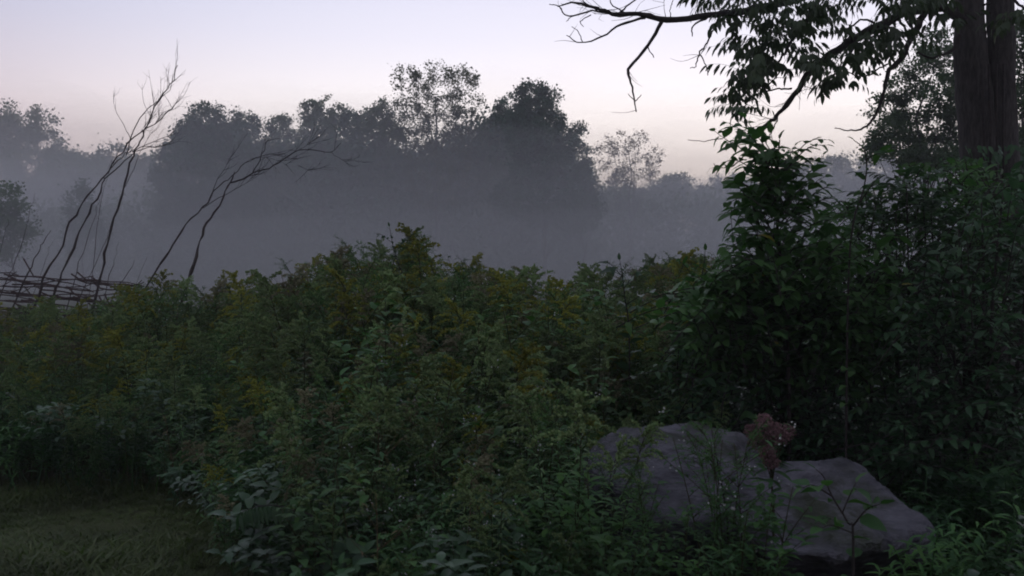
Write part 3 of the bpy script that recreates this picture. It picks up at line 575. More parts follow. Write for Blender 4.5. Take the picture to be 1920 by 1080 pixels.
# ------------------------------------------------------------------ boulder
def boulder():
    import bmesh
    def hull(pts):
        bm = bmesh.new()
        for p in pts: bm.verts.new(p)
        bmesh.ops.convex_hull(bm, input=bm.verts[:]); me = bpy.data.meshes.new('h'); bm.to_mesh(me); bm.free(); return me
    def A(px, py, Y): return tuple(at(px, py, Y))
    left = [A(1105, 852, 4.55), A(1150, 828, 4.7), A(1215, 806, 4.8), A(1290, 798, 4.85), A(1350, 803, 4.85), A(1420, 830, 4.8), A(1120, 890, 4.25), A(1200, 960, 3.95), A(1330, 985, 3.85), A(1400, 1000, 3.85), A(1230, 830, 4.3), A(1330, 830, 4.3),
            (gx(1105, 4.6), 4.6, -.1), (gx(1420, 4.2), 4.2, -.1), (gx(1230, 4.2), 4.25, -.1), (gx(1200, 5.3), 5.3, -.1), (gx(1450, 5.3), 5.3, -.1), A(1260, 815, 5.2), A(1380, 830, 5.3)]
    right = [A(1400, 862, 4.5), A(1470, 850, 4.6), A(1540, 868, 4.6), A(1630, 900, 4.55), A(1700, 935, 4.45), A(1745, 968, 4.3), A(1720, 1000, 4.0), A(1640, 1020, 3.75), A(1560, 1045, 3.6), A(1450, 1040, 3.6), A(1395, 1000, 3.75), A(1390, 900, 4.1), A(1560, 1062, 3.7), A(1440, 1060, 3.75),
             (gx(1480, 4.3), 4.3, -.1), (gx(1640, 4.4), 4.4, -.1), (gx(1760, 4.8), 4.8, -.1), (gx(1450, 5.2), 5.2, -.1), (gx(1700, 5.3), 5.3, -.1)]
    bm = bmesh.new()
    for p in (left, right): bm.from_mesh(hull(p))
    me = bpy.data.meshes.new('boulder'); bm.to_mesh(me); bm.free(); o = bpy.data.objects.new('boulder', me); col.objects.link(o)
    md = o.modifiers.new('r', 'REMESH'); md.mode = 'VOXEL'; md.voxel_size = .022
    sm = o.modifiers.new('s', 'SMOOTH'); sm.iterations = 1; sm.factor = .6
    for sz, st in ((.5, .07), (.17, .04), (.05, .022)):
        tx = bpy.data.textures.new('rock', 'CLOUDS'); tx.noise_scale = sz; tx.noise_depth = 3; d = o.modifiers.new('d', 'DISPLACE'); d.texture = tx; d.strength = st; d.mid_level = .5; d.texture_coords = 'GLOBAL'
    tx = bpy.data.textures.new('facets', 'VORONOI'); tx.noise_scale = .34; tx.distance_metric = 'DISTANCE'; d = o.modifiers.new('f', 'DISPLACE'); d.texture = tx; d.strength = .16; d.mid_level = .5; d.texture_coords = 'GLOBAL'
    me.materials.append(M_rock); o['label'] = 'large grey weathered boulder among the weeds at lower right'; o['category'] = 'boulder'
    return o
boulder()

# ------------------------------------------------------------------ shrubs
def leaf_mesh(nm, tpl, mat): return mesh_from(nm, tpl[0], tpl[1], None, [mat], True)
LEAFV = [leaf_tpl(.46, .14, .25, 5, wav=.15), leaf_tpl(.42, .18, .45, 5, wav=.2), leaf_tpl(.52, .10, .12, 5, wav=.1)]
_lm = {}
def leaf_me(v, mat):
    k = (v, mat.name)
    if k not in _lm: _lm[k] = leaf_mesh('leaf', LEAFV[v], mat)
    return _lm[k]
def shoot_leaves(line, L, size, gap, start=.1, droop=.1):
    """alternate leaves along a shoot: positions, dirs, sizes"""
    seg = np.linalg.norm(np.diff(line, axis=0), axis=1); tot = seg.sum(); s = np.concatenate([[0], np.cumsum(seg)]); n = max(3, int(tot * (1 - start) / gap)); P = []; D = []; S = []; side = 1; ph = rng.uniform(0, 6.28)
    for i in range(n + 1):
        q = tot * (start + (1 - start) * i / n); j = min(len(seg) - 1, int(np.searchsorted(s, q) - 1)); j = max(0, j); p = line[j] + (line[j + 1] - line[j]) * ((q - s[j]) / seg[j]); t = (line[j + 1] - line[j]) / seg[j]
        a = np.cross(t, [0, 0, 1.]); a = a if np.linalg.norm(a) > .15 else np.array([math.cos(ph), math.sin(ph), 0]); a /= np.linalg.norm(a); b = np.cross(a, t)
        ang = (0 if side > 0 else math.pi) + rng.normal(0, .5); o = a * math.cos(ang) + b * math.sin(ang) * .8
        d = o + t * rng.uniform(.3, .8) + np.array([0, 0, -droop + rng.normal(0, .12)])
        if i == n: d = t
        P.append(p); D.append(d); S.append(size * rng.uniform(.65, 1.15) * (1 - .35 * (i / n) ** 3)); side *= -1
    return P, D, S
def shrub(name, label, cat, shoots, mat, size=.085, gap=.045, nparts=120, group=None, yellow=0.0, base=None, start=.15, leafpick=None):
    """shoots: (points 3D, radius). The leaves nearest the camera are parts, the rest one foliage mesh"""
    b = base if base is not None else shoots[0][0][0]; root = thing(name, label, cat, (b[0], b[1], 0), group); P = []; D = []; S = []
    sg = Geo()
    for pts, r in shoots:
        ln = smooth_line(pts, 4); sg.tube(ln, np.linspace(r, max(.0015, r * .3), len(ln)), 5)
        p, d, s = shoot_leaves(ln, 0, size, gap, start); P += p; D += d; S += s
    sg.build('stem', M_twig, root)
    P = np.array(P); D = np.array(D); S = np.array(S); U = np.tile([0, 0, 1.], (len(P), 1)) + rng.normal(0, .35, (len(P), 3)); Mx = frames(P, D, U, S)
    cp = np.array([0, 0, 1.6]); dist = np.linalg.norm(P - cp, axis=1) + rng.uniform(0, .25, len(P)); o = np.argsort(dist); part = o[:nparts]; rst = o[nparts:]
    for i in part:
        ye = rng.uniform() < yellow; lf = ref('leaf', leaf_me(int(rng.integers(0, 3)), M_yellow if ye else mat), root, Mx[i])
        if ye: lf['label'] = 'yellowed leaf'
    if len(rst):
        g = Geo(); v = rng.integers(0, 3, len(rst))
        for k in range(3): g.inst(LEAFV[k], Mx[rst[v == k]], 0)
        g.build('foliage', mat, root, smooth=True, kind='stuff')
    return root
def L3(pts, Y0, Y1=None):
    n = len(pts); Y1 = Y0 if Y1 is None else Y1; return [at(x, y, Y0 + (Y1 - Y0) * i / max(1, n - 1)) for i, (x, y) in enumerate(pts)]
# foremost shrub: its spire rises against the sky
sp = [([(1480, 780), (1475, 600), (1462, 470), (1455, 380), (1458, 310), (1462, 262)], 5.3, 5.2, .012),
      ([(1462, 470), (1430, 400), (1400, 350), (1375, 335)], 5.3, 5.1, .006), ([(1458, 400), (1420, 370), (1385, 372), (1368, 380)], 5.3, 5.0, .005),
      ([(1440, 440), (1400, 395), (1374, 390), (1371, 410), (1374, 440)], 5.3, 5.0, .004), ([(1458, 340), (1490, 300), (1520, 275), (1548, 272)], 5.2, 5.0, .005),
      ([(1460, 370), (1500, 340), (1530, 310), (1545, 290)], 5.3, 5.5, .005), ([(1456, 350), (1440, 310), (1425, 290), (1405, 288)], 5.2, 5.1, .005), ([(1458, 300), (1440, 275), (1428, 255), (1410, 245)], 5.2, 5.2, .004),
      ([(1460, 420), (1500, 385), (1530, 360), (1550, 350)], 5.3, 5.1, .005), ([(1462, 460), (1420, 440), (1390, 450), (1365, 470)], 5.3, 5.0, .005), ([(1465, 500), (1500, 450), (1540, 430), (1560, 415)], 5.3, 5.2, .005),
      ([(1470, 540), (1420, 500), (1380, 490), (1340, 490)], 5.3, 5.0, .006), ([(1475, 560), (1400, 540), (1350, 520), (1310, 500)], 5.3, 5.2, .006), ([(1458, 330), (1475, 300), (1490, 275)], 5.2, 5.1, .004),
      ([(1458, 380), (1435, 345), (1420, 325)], 5.2, 5.0, .004), ([(1462, 430), (1485, 400), (1500, 370)], 5.2, 5.0, .004), ([(1460, 300), (1450, 270), (1446, 250)], 5.25, 5.2, .004), ([(1470, 480), (1430, 460), (1410, 420)], 5.2, 4.9, .005),
      ([(1478, 620), (1420, 580), (1370, 570), (1320, 560)], 5.2, 4.9, .006), ([(1478, 600), (1530, 540), (1560, 500)], 5.2, 4.9, .006)]
shoots = [(L3(p, a, b), r) for p, a, b, r in sp]
for p_ in ([(1462, 340), (1432, 285), (1400, 250), (1368, 232)], [(1458, 310), (1425, 262), (1398, 222)], [(1445, 320), (1400, 285), (1362, 262), (1340, 246)], [(1440, 350), (1400, 310), (1372, 300), (1350, 310)], [(1470, 330), (1500, 280), (1525, 262), (1550, 262)], [(1430, 290), (1405, 262), (1385, 245)], [(1420, 275), (1390, 262), (1370, 268)],
           [(1470, 420), (1530, 380), (1560, 372), (1580, 385)], [(1430, 470), (1390, 430), (1368, 430)], [(1420, 400), (1385, 350), (1366, 345)]): shoots.append((L3(p_, 5.25, 5.0 + rng.normal(0, .15)), .004))
shoots[0] = ([np.array([gx(1482, 5.3), 5.3, 0])] + shoots[0][0], .014)
ex = [1350, 1362, 1385, 1405, 1430, 1470, 1500, 1545, 1575, 1610]; ey = [450, 380, 340, 300, 262, 265, 280, 330, 380, 430]
for k in range(150):
    x = rng.uniform(1352, 1610); x = x if rng.uniform() < .6 else rng.normal(1452, 38); x = min(max(x, 1352), 1610); t = np.interp(x, ex, ey); y = t + 12 + (570 - t) * rng.uniform(0, 1) ** 1.1
    yf = rng.uniform(4.9, 5.6); p = at(x, y, yf); o = np.array([(x - 1458) / 90 + rng.normal(0, .3), rng.normal(-.2, .5), rng.uniform(.2, .9)]); o /= np.linalg.norm(o); l = rng.uniform(.15, .34)
    shoots.append(([p - o * l, p - o * l * .4 + np.array([0, 0, .02]), p, p + o * l * .2 - np.array([0, 0, .03])], .003))
shrub('leafy_shrub', 'tall leafy shrub whose spire of oval leaves stands against the bright sky', 'shrub', shoots, M_shrub, .118, .038, 290, yellow=.008)
def mass_shrub(label, env, Yr, n, mat, size, nparts, base, lower=.0, yellow=.01, gap=.036, name='leafy_shrub', Lr=(.25, .5)):
    """a rounded shrub: short leafy shoots filling an envelope given by its top outline"""
    ex = [e[0] for e in env]; ey = [e[1] for e in env]; by = [e[2] for e in env]; shoots = []
    for k in range(n):
        pxx = rng.uniform(ex[0], ex[-1]); t = np.interp(pxx, ex, ey); bt = np.interp(pxx, ex, by); f = rng.uniform(0, 1) ** 1.0; py = t + 18 + (bt - t) * f
        Yf = Yr[0] + (Yr[1] - Yr[0]) * (rng.uniform(0, 1) ** 1.3) + lower * f; p = at(pxx, py, Yf)
        if p[2] < .15: continue
        outward = np.array([rng.normal(0, .55), -rng.uniform(.0, .9), rng.uniform(.1, .9)]); outward /= np.linalg.norm(outward); L = rng.uniform(*Lr) * (.45 if f < .12 else 1)
        a = p - outward * L; shoots.append(([a, a + outward * L * .5 + np.array([0, 0, .03]), p, p + outward * L * .25 - np.array([0, 0, .05])], .004))
    for k in range(7):
        pxx = ex[0] + (ex[-1] - ex[0]) * (k + .5) / 7; t = np.interp(pxx, ex, ey); tip = at(pxx, t + 40, (Yr[0] + Yr[1]) / 2); b = np.array([base[0] + rng.normal(0, .2), base[1] + rng.normal(0, .15), 0])
        shoots.append(([b, (b + tip) / 2 + np.array([0, 0, .35]), tip], .014))
    return shrub(name, label, 'shrub', shoots, mat, size, gap, nparts, base=base, yellow=yellow)
mass_shrub('broad dark shrub with drooping oval leaves overhanging the shade behind the boulder', [(1270, 530, 600), (1300, 500, 650), (1370, 478, 690), (1450, 470, 700), (1540, 440, 690), (1640, 430, 690), (1700, 420, 690)], (4.9, 6.2), 420, M_shrub, .112, 280, (gx(1500, 6), 6, 0), .3, .025)
mass_shrub('shrub of mixed green leaves between the spire shrub and the double trunk', [(1530, 400, 560), (1600, 345, 600), (1660, 300, 600), (1720, 285, 600), (1780, 275, 620), (1860, 270, 640)], (5.8, 7.2), 430, M_shrub, .09, 150, (gx(1690, 6.6), 6.6, 0), .0, .01)
mass_shrub('dark thicket shrub filling the right edge below the tree trunks', [(1690, 520, 860), (1760, 430, 880), (1830, 350, 900), (1900, 290, 900), (1990, 250, 900)], (4.6, 6.0), 420, M_shrub_dk, .085, 200, (gx(1850, 5.4), 5.4, 0), .0, .012)
mass_shrub('low shaded shrub under the overhang right behind the boulder', [(1270, 620, 800), (1400, 660, 840), (1520, 700, 880), (1640, 690, 910), (1740, 700, 930)], (5.2, 6.0), 230, M_shrub_dk, .085, 80, (gx(1520, 5.6), 5.6, 0), .0, .008)
# young saplings
def young(label, sp, mat, size, gap, nparts, base=None, start=.15):
    sh = [(L3(p, a, b), r) for p, a, b, r in sp]; f = sh[0][0][0]; sh[0] = ([np.array([f[0], f[1], 0])] + sh[0][0], sh[0][1]); return shrub('sapling', label, 'sapling', sh, mat, size, gap, nparts, start=start)
young('slender sapling with wide spaced oval leaves right of the spire shrub', [([(1590, 560), (1600, 420), (1618, 360), (1625, 315), (1620, 280), (1600, 262)], 4.9, 4.9, .007), ([(1612, 380), (1640, 340), (1650, 330)], 4.9, 4.8, .004), ([(1622, 300), (1640, 290), (1660, 285)], 4.9, 4.9, .003)], M_shrub, .095, .05, 60, start=.35)
young('sapling with a tuft of large pointed leaves above the goldenrod saddle', [([(1180, 640), (1172, 560), (1166, 510), (1162, 488)], 6.0, 6.0, .006), ([(1170, 540), (1190, 515), (1205, 505)], 6.0, 5.9, .003), ([(1168, 520), (1150, 500), (1140, 492)], 6.0, 5.9, .003), ([(1175, 570), (1210, 550), (1235, 540)], 6.0, 5.9, .003)], M_shrub_dk, .11, .035, 50, start=.45)
young('leafy shoot poking up at the left shoulder of the broad shrub', [([(1300, 620), (1312, 540), (1320, 495), (1322, 470)], 5.6, 5.6, .006), ([(1312, 540), (1290, 505), (1275, 490)], 5.6, 5.5, .003), ([(1316, 520), (1345, 490), (1360, 480)], 5.6, 5.5, .003)], M_shrub, .09, .035, 60, start=.3)
young('young plant with large drooping pointed leaves in front of the boulder slab', [([(1600, 1010), (1590, 980), (1560, 930), (1545, 895), (1530, 880)], 3.3, 3.35, .006), ([(1600, 985), (1625, 955), (1650, 945)], 3.3, 3.25, .004), ([(1560, 930), (1525, 910), (1505, 915)], 3.3, 3.3, .004), ([(1580, 960), (1595, 925), (1605, 905)], 3.3, 3.3, .003), ([(1600, 1000), (1560, 985), (1540, 990)], 3.3, 3.2, .003)], M_shrub, .115, .075, 40, start=.3)
young('thin upright leafy stem crossing the left face of the boulder', [([(1365, 1010), (1360, 950), (1348, 880), (1338, 830), (1334, 805)], 3.6, 3.6, .005), ([(1355, 930), (1375, 900), (1390, 890)], 3.6, 3.6, .003), ([(1358, 950), (1330, 930), (1315, 925)], 3.6, 3.6, .003), ([(1362, 980), (1395, 960), (1410, 950)], 3.6, 3.55, .003)], M_shrub, .05, .022, 90, start=.2)
young('dark leafy spike of a weed topping the tall goldenrod clump', [([(755, 540), (748, 500), (738, 465), (733, 440), (730, 425)], 7.4, 7.4, .005), ([(735, 455), (715, 440), (705, 438)], 7.4, 7.4, .002), ([(740, 475), (760, 450), (775, 440)], 7.4, 7.4, .002)], M_shrub_dk, .065, .02, 60, start=.3)

# ------------------------------------------------------------------ compound leaves and the big tree
def compound(n=7, L=.24, leaflet=.095, hang=.8, seed=0):
    r = np.random.default_rng(seed); g = Geo(); ra = curve_pts((0, 0, 0), (0, 1, .25), L, 6, (0, 0, -.9)); g.tube(ra, np.linspace(.0018, .0009, 7), 3); P = []; D = []
    for i in range(n // 2):
        q = (.3 + .62 * i / (n // 2 - .5)) * 6; p = ra[int(q)] + (ra[min(6, int(q) + 1)] - ra[int(q)]) * (q % 1)
        for sx in (-1, 1): P.append(p); D.append((sx * .55, .45, -hang * r.uniform(.7, 1.3)))
    P.append(ra[-1]); D.append((0, .6, -hang)); P = np.array(P); D = np.array(D, float); g.inst(leaf_tpl(.34, .12, .15, 4), frames(P, D, np.tile([0, .6, .8], (len(P), 1)) + r.normal(0, .2, (len(P), 3)), leaflet * r.uniform(.85, 1.1, len(P)))); return g
COMP = [compound(7, .24, .10, .9, 1), compound(9, .28, .095, 1.2, 2), compound(7, .20, .09, 1.4, 3)]
COMPM = [c.mesh('leaf', [M_ash]) for c in COMP]; COMPA = [(np.concatenate(c.V), np.concatenate(c.F)) for c in COMP]
TY = 8.6; tb = (gx(1858, TY), TY, 0)
tree = thing('ash_tree', 'big tree with two dark trunks at the right edge, boughs reaching left across the sky', 'tree', tb)
def px_tube(g, pts, Y0, Y1, rpx, sides=7, sub=4, jit=0):
    P = L3(pts, Y0, Y1); ln = smooth_line(P, sub); r = np.interp(np.linspace(0, 1, len(ln)), np.linspace(0, 1, len(rpx)), rpx) * (Y0 + Y1) / 2 / FPX
    if jit: ln[1:-1] += rng.normal(0, jit, (len(ln) - 2, 3)); r = r * (1 + rng.normal(0, .06, len(r)))
    g.tube(ln, r, sides); return ln
def trunk(pts, rpx, up):
    g = Geo(); P = L3(pts, TY); P = [np.array([P[0][0], TY, -.1])] + P + [P[-1] + np.array([up * .2, 0, 2.5]), P[-1] + np.array([up * .7, .3, 5.5]), P[-1] + np.array([up * 1.3, .5, 8])]
    ln = smooth_line(P, 6); r = np.interp(np.linspace(0, 1, len(ln)), np.linspace(0, 1, len(rpx)), rpx) * TY / FPX; n = len(ln)
    g.tube(ln, r * (1 + rng.normal(0, .025, n)), 18); V = g.V[0]; V += np.stack([.008 * np.sin(V[:, 2] * 9 + V[:, 0] * 60), .008 * np.cos(V[:, 2] * 7), 0 * V[:, 0]], 1); return g.build('trunk', M_bark, tree, smooth=True)
trunk([(1858, 780), (1855, 560), (1848, 400), (1836, 280), (1826, 180), (1819, 80), (1814, -20)], [52, 44, 38, 33, 30, 28, 26, 18, 8], -1)
trunk([(1900, 780), (1893, 560), (1884, 400), (1879, 280), (1877, 180), (1877, 80), (1877, -20)], [46, 38, 33, 28, 25, 24, 23, 16, 7], 1)
LIMBS = [
    ([(1806, -220), (1720, -130), (1640, -70), (1560, -28), (1480, 0), (1440, 12), (1385, 22), (1330, 28), (1250, 37), (1210, 28), (1150, 25), (1120, 15), (1080, 6), (1045, 12)], 8.5, 7.6, [16, 13, 11, 9, 8, 7, 6.5, 6, 5.5, 5, 4, 3, 2, 1]),
    ([(1805, 40), (1770, 18), (1740, 15), (1700, 22), (1650, 48), (1600, 75), (1560, 100), (1530, 125), (1512, 140), (1490, 178), (1460, 213), (1440, 232), (1410, 250), (1400, 266)], 8.5, 7.8, [9, 8, 9, 9, 9, 8, 7, 6, 5, 4, 3.6, 3, 2, 1.2]),
    ([(1738, 16), (1715, 60), (1690, 110), (1668, 132), (1658, 170), (1650, 200), (1635, 225), (1620, 240), (1590, 247), (1565, 240)], 8.5, 8.0, [7, 6, 5, 4.5, 3.5, 3, 2.5, 2, 1.2, .8])]
lines = []
for pts, a, b, r in LIMBS:
    g = Geo(); lines.append(px_tube(g, pts, a, b, r, 8, 4, .006)); g.build('branch', M_twig, tree, smooth=True)
SUBS = [([(1240, 42), (1215, 85), (1180, 130), (1183, 155), (1190, 190), (1193, 210)], [4, 3.2, 3, 2, 1.5, 1]), ([(1190, 190), (1178, 176)], [1, .7]), ([(1190, 190), (1202, 178)], [1, .7]), ([(1215, 88), (1226, 108)], [1.3, .8]),
    ([(1330, 30), (1300, 48), (1298, 68)], [2.4, 1.6, 1]), ([(1347, 33), (1336, 60), (1322, 85), (1310, 102), (1304, 124), (1294, 128)], [2, 1.6, 1.5, 1.5, 1, .7]), ([(1311, 102), (1322, 118), (1327, 141)], [1.4, 1, .9]),
    ([(1210, 33), (1165, 45), (1130, 68), (1088, 80), (1062, 66)], [3, 2.2, 1.7, 1.2, .8]), ([(1092, 78), (1085, 60), (1072, 50)], [1, .8, .6]), ([(1150, 27), (1110, 20), (1065, 30), (1048, 12), (1030, 8)], [2, 1.8, 1.4, 1, .7]),
    ([(1120, 20), (1095, 4), (1080, -10)], [1.5, 1, .8]), ([(1160, 26), (1180, 8), (1205, -8)], [2, 1.5, 1.2]), ([(1085, 26), (1068, 34), (1062, 40)], [1, .8, .6]), ([(1175, 27), (1150, 10), (1140, -8)], [1.5, 1.2, 1]), ([(1108, 28), (1088, 40), (1094, 50)], [1.1, .8, .6]), ([(1255, 36), (1258, 15), (1262, 0)], [1, .8, .7]),
    ([(1520, 140), (1500, 163), (1480, 185), (1464, 210)], [3.5, 3, 2.5, 2]), ([(1484, 166), (1460, 167), (1437, 171), (1432, 160)], [2, 1.6, 1.4, 1]), ([(1432, 168), (1448, 152), (1460, 138), (1465, 125)], [1.4, 1.3, 1.2, 1]), ([(1425, 248), (1404, 280), (1388, 300), (1370, 312), (1345, 314), (1338, 306)], [1.6, 1.5, 1.2, 1, .8, .6]), ([(1458, 220), (1448, 245), (1442, 258)], [1.3, 1, .8]),
    ([(1700, 12), (1706, 40), (1712, 58)], [2.5, 2.5, 2.5]), ([(1683, 24), (1692, 45), (1702, 68)], [2.5, 2.3, 2.2]), ([(1560, -28), (1520, 20), (1510, 45), (1485, 75), (1468, 105), (1455, 125)], [5, 4.5, 4, 3.2, 2.4, 1.6]), ([(1500, 60), (1475, 50), (1450, 60), (1430, 80)], [2.5, 2, 1.6, 1.2]), ([(1480, 75), (1450, 60), (1400, 40)], [1.5, 1.3, 1]),
    ([(1375, 26), (1395, 30), (1410, 25), (1430, 10)], [2, 1.8, 1.5, 1.3]), ([(1355, 35), (1372, 48), (1390, 42), (1400, 32)], [.8, .9, .9, .9]), ([(1650, 50), (1620, 35), (1595, 50), (1570, 62), (1545, 60), (1525, 45)], [2.5, 2, 1.8, 1.3, 1, .8]), ([(1600, 78), (1590, 60), (1597, 40)], [1.5, 1.2, 1]), ([(1605, 72), (1640, 68), (1670, 45), (1690, 30)], [2.2, 2, 2, 2]),
    ([(1604, 70), (1602, 90), (1592, 102), (1578, 105), (1562, 98)], [1.4, 1.2, 1.1, .9, .7]), ([(1665, 120), (1645, 130), (1625, 142), (1600, 140), (1585, 128)], [1.8, 1.6, 1.4, 1.2, 1]), ([(1650, 120), (1640, 100), (1650, 80)], [1.5, 1.2, 1]), ([(1800, 65), (1790, 90), (1770, 102), (1745, 108), (1720, 98)], [4, 3.2, 2.6, 2, 1.4]), ([(1570, 135), (1580, 118), (1600, 112)], [1.2, 1, .8]),
    ([(1410, 180), (1400, 190), (1396, 205), (1388, 220)], [1.5, 1.4, 1.2, 1]), ([(1432, 170), (1415, 180), (1398, 192), (1380, 178)], [1.4, 1.3, 1.1, .8]), ([(1355, 260), (1320, 264), (1290, 262)], [1, .8, .6]), ([(1895, -10), (1910, 8), (1935, 22)], [3, 2.5, 2.2]), ([(1843, 8), (1856, 8)], [2, 2]), ([(1840, 26), (1856, 25)], [2.2, 2.2])]
for pts, r in SUBS:
    g = Geo(); lines.append(px_tube(g, pts, 8.1, 7.9, r, 5, 4, .004)); g.build('branch', M_twig, tree, smooth=True)
g = Geo()
for ln in lines[:2]: branch_twigs(g, ln, .004, 24, .36, .7, .2)
for ln in lines[3:]:
    if len(ln) > 12: branch_twigs(g, ln, .003, 3, .28, .7, .2, False)
g.build('twig', M_twig, tree, kind='stuff')
CL = [(1345, 2), (1360, 0), (1375, 4), (1400, 22), (1385, 28), (1368, 32), (1425, 40), (1450, 15), (1480, 8), (1470, 32), (1450, 42), (1500, 20), (1520, 10), (1540, 16), (1560, 12), (1575, 5), (1510, 48), (1480, 58), (1430, 66), (1445, 80), (1420, 78), (1400, 82), (1386, 98), (1470, 84), (1500, 72), (1525, 48), (1532, 28),
      (1420, 114), (1440, 110), (1406, 132), (1475, 100), (1398, 138), (1452, 128), (1520, 118), (1500, 112), (1540, 56), (1410, 90), (1430, 96), (1460, 66), (1490, 40), (1465, 8), (1435, 0), (1410, 8), (1488, 96), (1462, 112), (1422, 126), (1412, 142), (1535, 122), (1545, 124),
      (1568, 132), (1585, 122), (1600, 116), (1612, 120), (1575, 158), (1590, 156), (1595, 160), (1625, 78), (1640, 68), (1652, 82), (1662, 62), (1675, 54), (1620, 92), (1650, 92), (1636, 90), (1665, 84), (1684, 62), (1690, 70), (1610, -4), (1630, 0), (1680, 2), (1700, 22), (1720, -4), (1745, -2), (1662, 12), (1735, 5), (1755, 0), (1690, 12), (1715, 14),
      (1374, 176), (1388, 178), (1396, 196), (1404, 200), (1368, 196), (1786, 32), (1790, 48), (1905, 26), (1912, 34), (1895, 40), (1390, 158), (1404, 150), (1765, 2)]
pos = []
for (x, y) in CL:
    for _ in range(4): pos.append(at(x + rng.normal(0, 5), y + rng.normal(0, 4), 7.9 + rng.normal(0, .3)))
pos = np.array(pos); n = len(pos); a = rng.uniform(0, 6.28, n); D = np.stack([np.cos(a), np.sin(a) * .8, rng.normal(.15, .25, n)], 1); MM = frames(pos, D, np.tile([0, 0, 1.], (n, 1)), rng.uniform(.8, 1.15, n))
for i in range(min(n, 290)): ref('leaf', COMPM[i % 3], tree, MM[i])
g = Geo(); g.inst(COMPA[0], MM[290:]); g.build('foliage', M_ash, tree, kind='stuff')
# the crown goes on above the picture
def crown():
    g = Geo(); k = 900; d = rand_dirs(k) * (rng.uniform(.25, 1, k) ** .5)[:, None]; c = d * np.array([6.0, 5.0, 3.6]) + np.array([4.6, 9.0, 9.0])
    lim = 1.6 + c[:, 1] * .31 + .5; c[:, 2] = np.where(c[:, 2] < lim, lim + rng.uniform(0, 2, k), c[:, 2]); idx = np.repeat(np.arange(k), 9); P = c[idx] + rng.normal(0, .28, (len(idx), 3)); m = len(P); a = rng.uniform(0, 6.28, m)
    D = np.stack([np.cos(a), np.sin(a), rng.normal(.1, .3, m)], 1); F = frames(P, D, np.tile([0, 0, 1.], (m, 1)), rng.uniform(.9, 1.3, m)); v = rng.integers(0, 3, m)
    for j in range(3): g.inst(COMPA[j], F[v == j])
    g.build('foliage', M_ash, tree, kind='stuff')
crown()
# creeper climbing the trunks
cr = thing('creeper', 'dark leafy creeper climbing the lower part of the double trunk', 'creeper', (gx(1860, 8.2), 8.2, 0)); k = 3400
k = 1000; u = rng.uniform(0, 1, k) ** 1.6; pyv = 600 - u * 330; cxp = np.interp(pyv, [60, 180, 300, 560], [1850, 1852, 1862, 1870]); wd = np.interp(pyv, [60, 150, 220, 300, 560], [10, 20, 36, 60, 70])
P = np.array([at(cxp[i] + rng.normal(0, .75) * wd[i], pyv[i], 8.35 + rng.normal(0, .16)) for i in range(k)]); a = rng.uniform(0, 6.28, k); D = np.stack([np.cos(a) * .7, -abs(np.sin(a)) * .6, rng.normal(-.9, .3, k)], 1)
Mx = frames(P, D, np.tile([0, -.6, .8], (k, 1)) + rng.normal(0, .3, (k, 3)), rng.uniform(.06, .10, k)); g = Geo(); g.inst(LEAFV[2], Mx[100:]); g.build('foliage', M_shrub_dk, cr, kind='stuff', smooth=True)
for i in range(100): ref('leaf', leaf_me(i % 3, M_shrub_dk), cr, Mx[i])
g = Geo()
for j in range(4): g.tube(smooth_line([at(1850 + 15 * j, 760, 8.25), at(1835 + 18 * j, 500, 8.25), at(1845 + 12 * j, 300, 8.3), at(1840 + 14 * j, 120, 8.38)], 4), .012, 4)
g.build('vine', M_twig, cr)

# ------------------------------------------------------------------ middle distance trees behind the trunk
far_tree('maple_tree', 'mid green tree with small leaves behind the big trunk, sky sparkling through', 23, [(1755, 85, 34, 26), (1725, 120, 34, 26), (1785, 130, 36, 30), (1700, 165, 36, 26), (1760, 185, 48, 36), (1680, 200, 34, 26), (1740, 235, 60, 32), (1668, 245, 28, 26), (1690, 275, 46, 22), (1655, 285, 30, 20), (1640, 262, 20, 20), (1730, 300, 60, 20), (1770, 285, 46, 28), (1810, 210, 40, 60), (1840, 290, 40, 40)], M_mid, 1.0, .12, .19, cat='tree', per=44)
far_tree('maple_tree', 'dense green tree at the right edge showing beyond the second trunk', 20, [(1915, 70, 32, 36), (1930, 130, 45, 45), (1920, 210, 50, 50), (1935, 300, 60, 60), (1890, 330, 50, 60), (1960, 30, 40, 40)], M_mid, 1.1, .12, .2, per=44)

# sumac with feather-shaped leaves
def sumac(label, px0, tips, Y):
    b = np.array([gx(px0, Y), Y, 0]); t = thing('sumac', label, 'sumac', tuple(b)); cc = compound(17, .42, .10, .35, 9); me = cc.mesh('leaf', [M_shrub_dk])
    for (x, y) in tips:
        tip = at(x, y, Y + rng.normal(0, .1)); g = Geo(); g.tube(smooth_line([b, (b + tip) / 2 + rng.normal(0, .06, 3), tip], 4), np.linspace(.012, .004, 9), 5); g.build('stem', M_twig, t)
        for k in range(7):
            a = k * 2.4 + rng.uniform(0, 1); M = frames(tip[None] - np.array([[0, 0, .03 * k]]), np.array([[math.cos(a), math.sin(a), .55]]), np.array([[0, 0, 1.]]), rng.uniform(.7, 1))[0]; ref('leaf', me, t, M)
sumac('sumac with feathery drooping leaves against the mist right of the spire shrub', 1720, [(1700, 345), (1745, 380), (1680, 400)], 5.9)
sumac('sumac with feathery leaves close by the foot of the double trunk', 1820, [(1815, 400), (1800, 450)], 5.6)

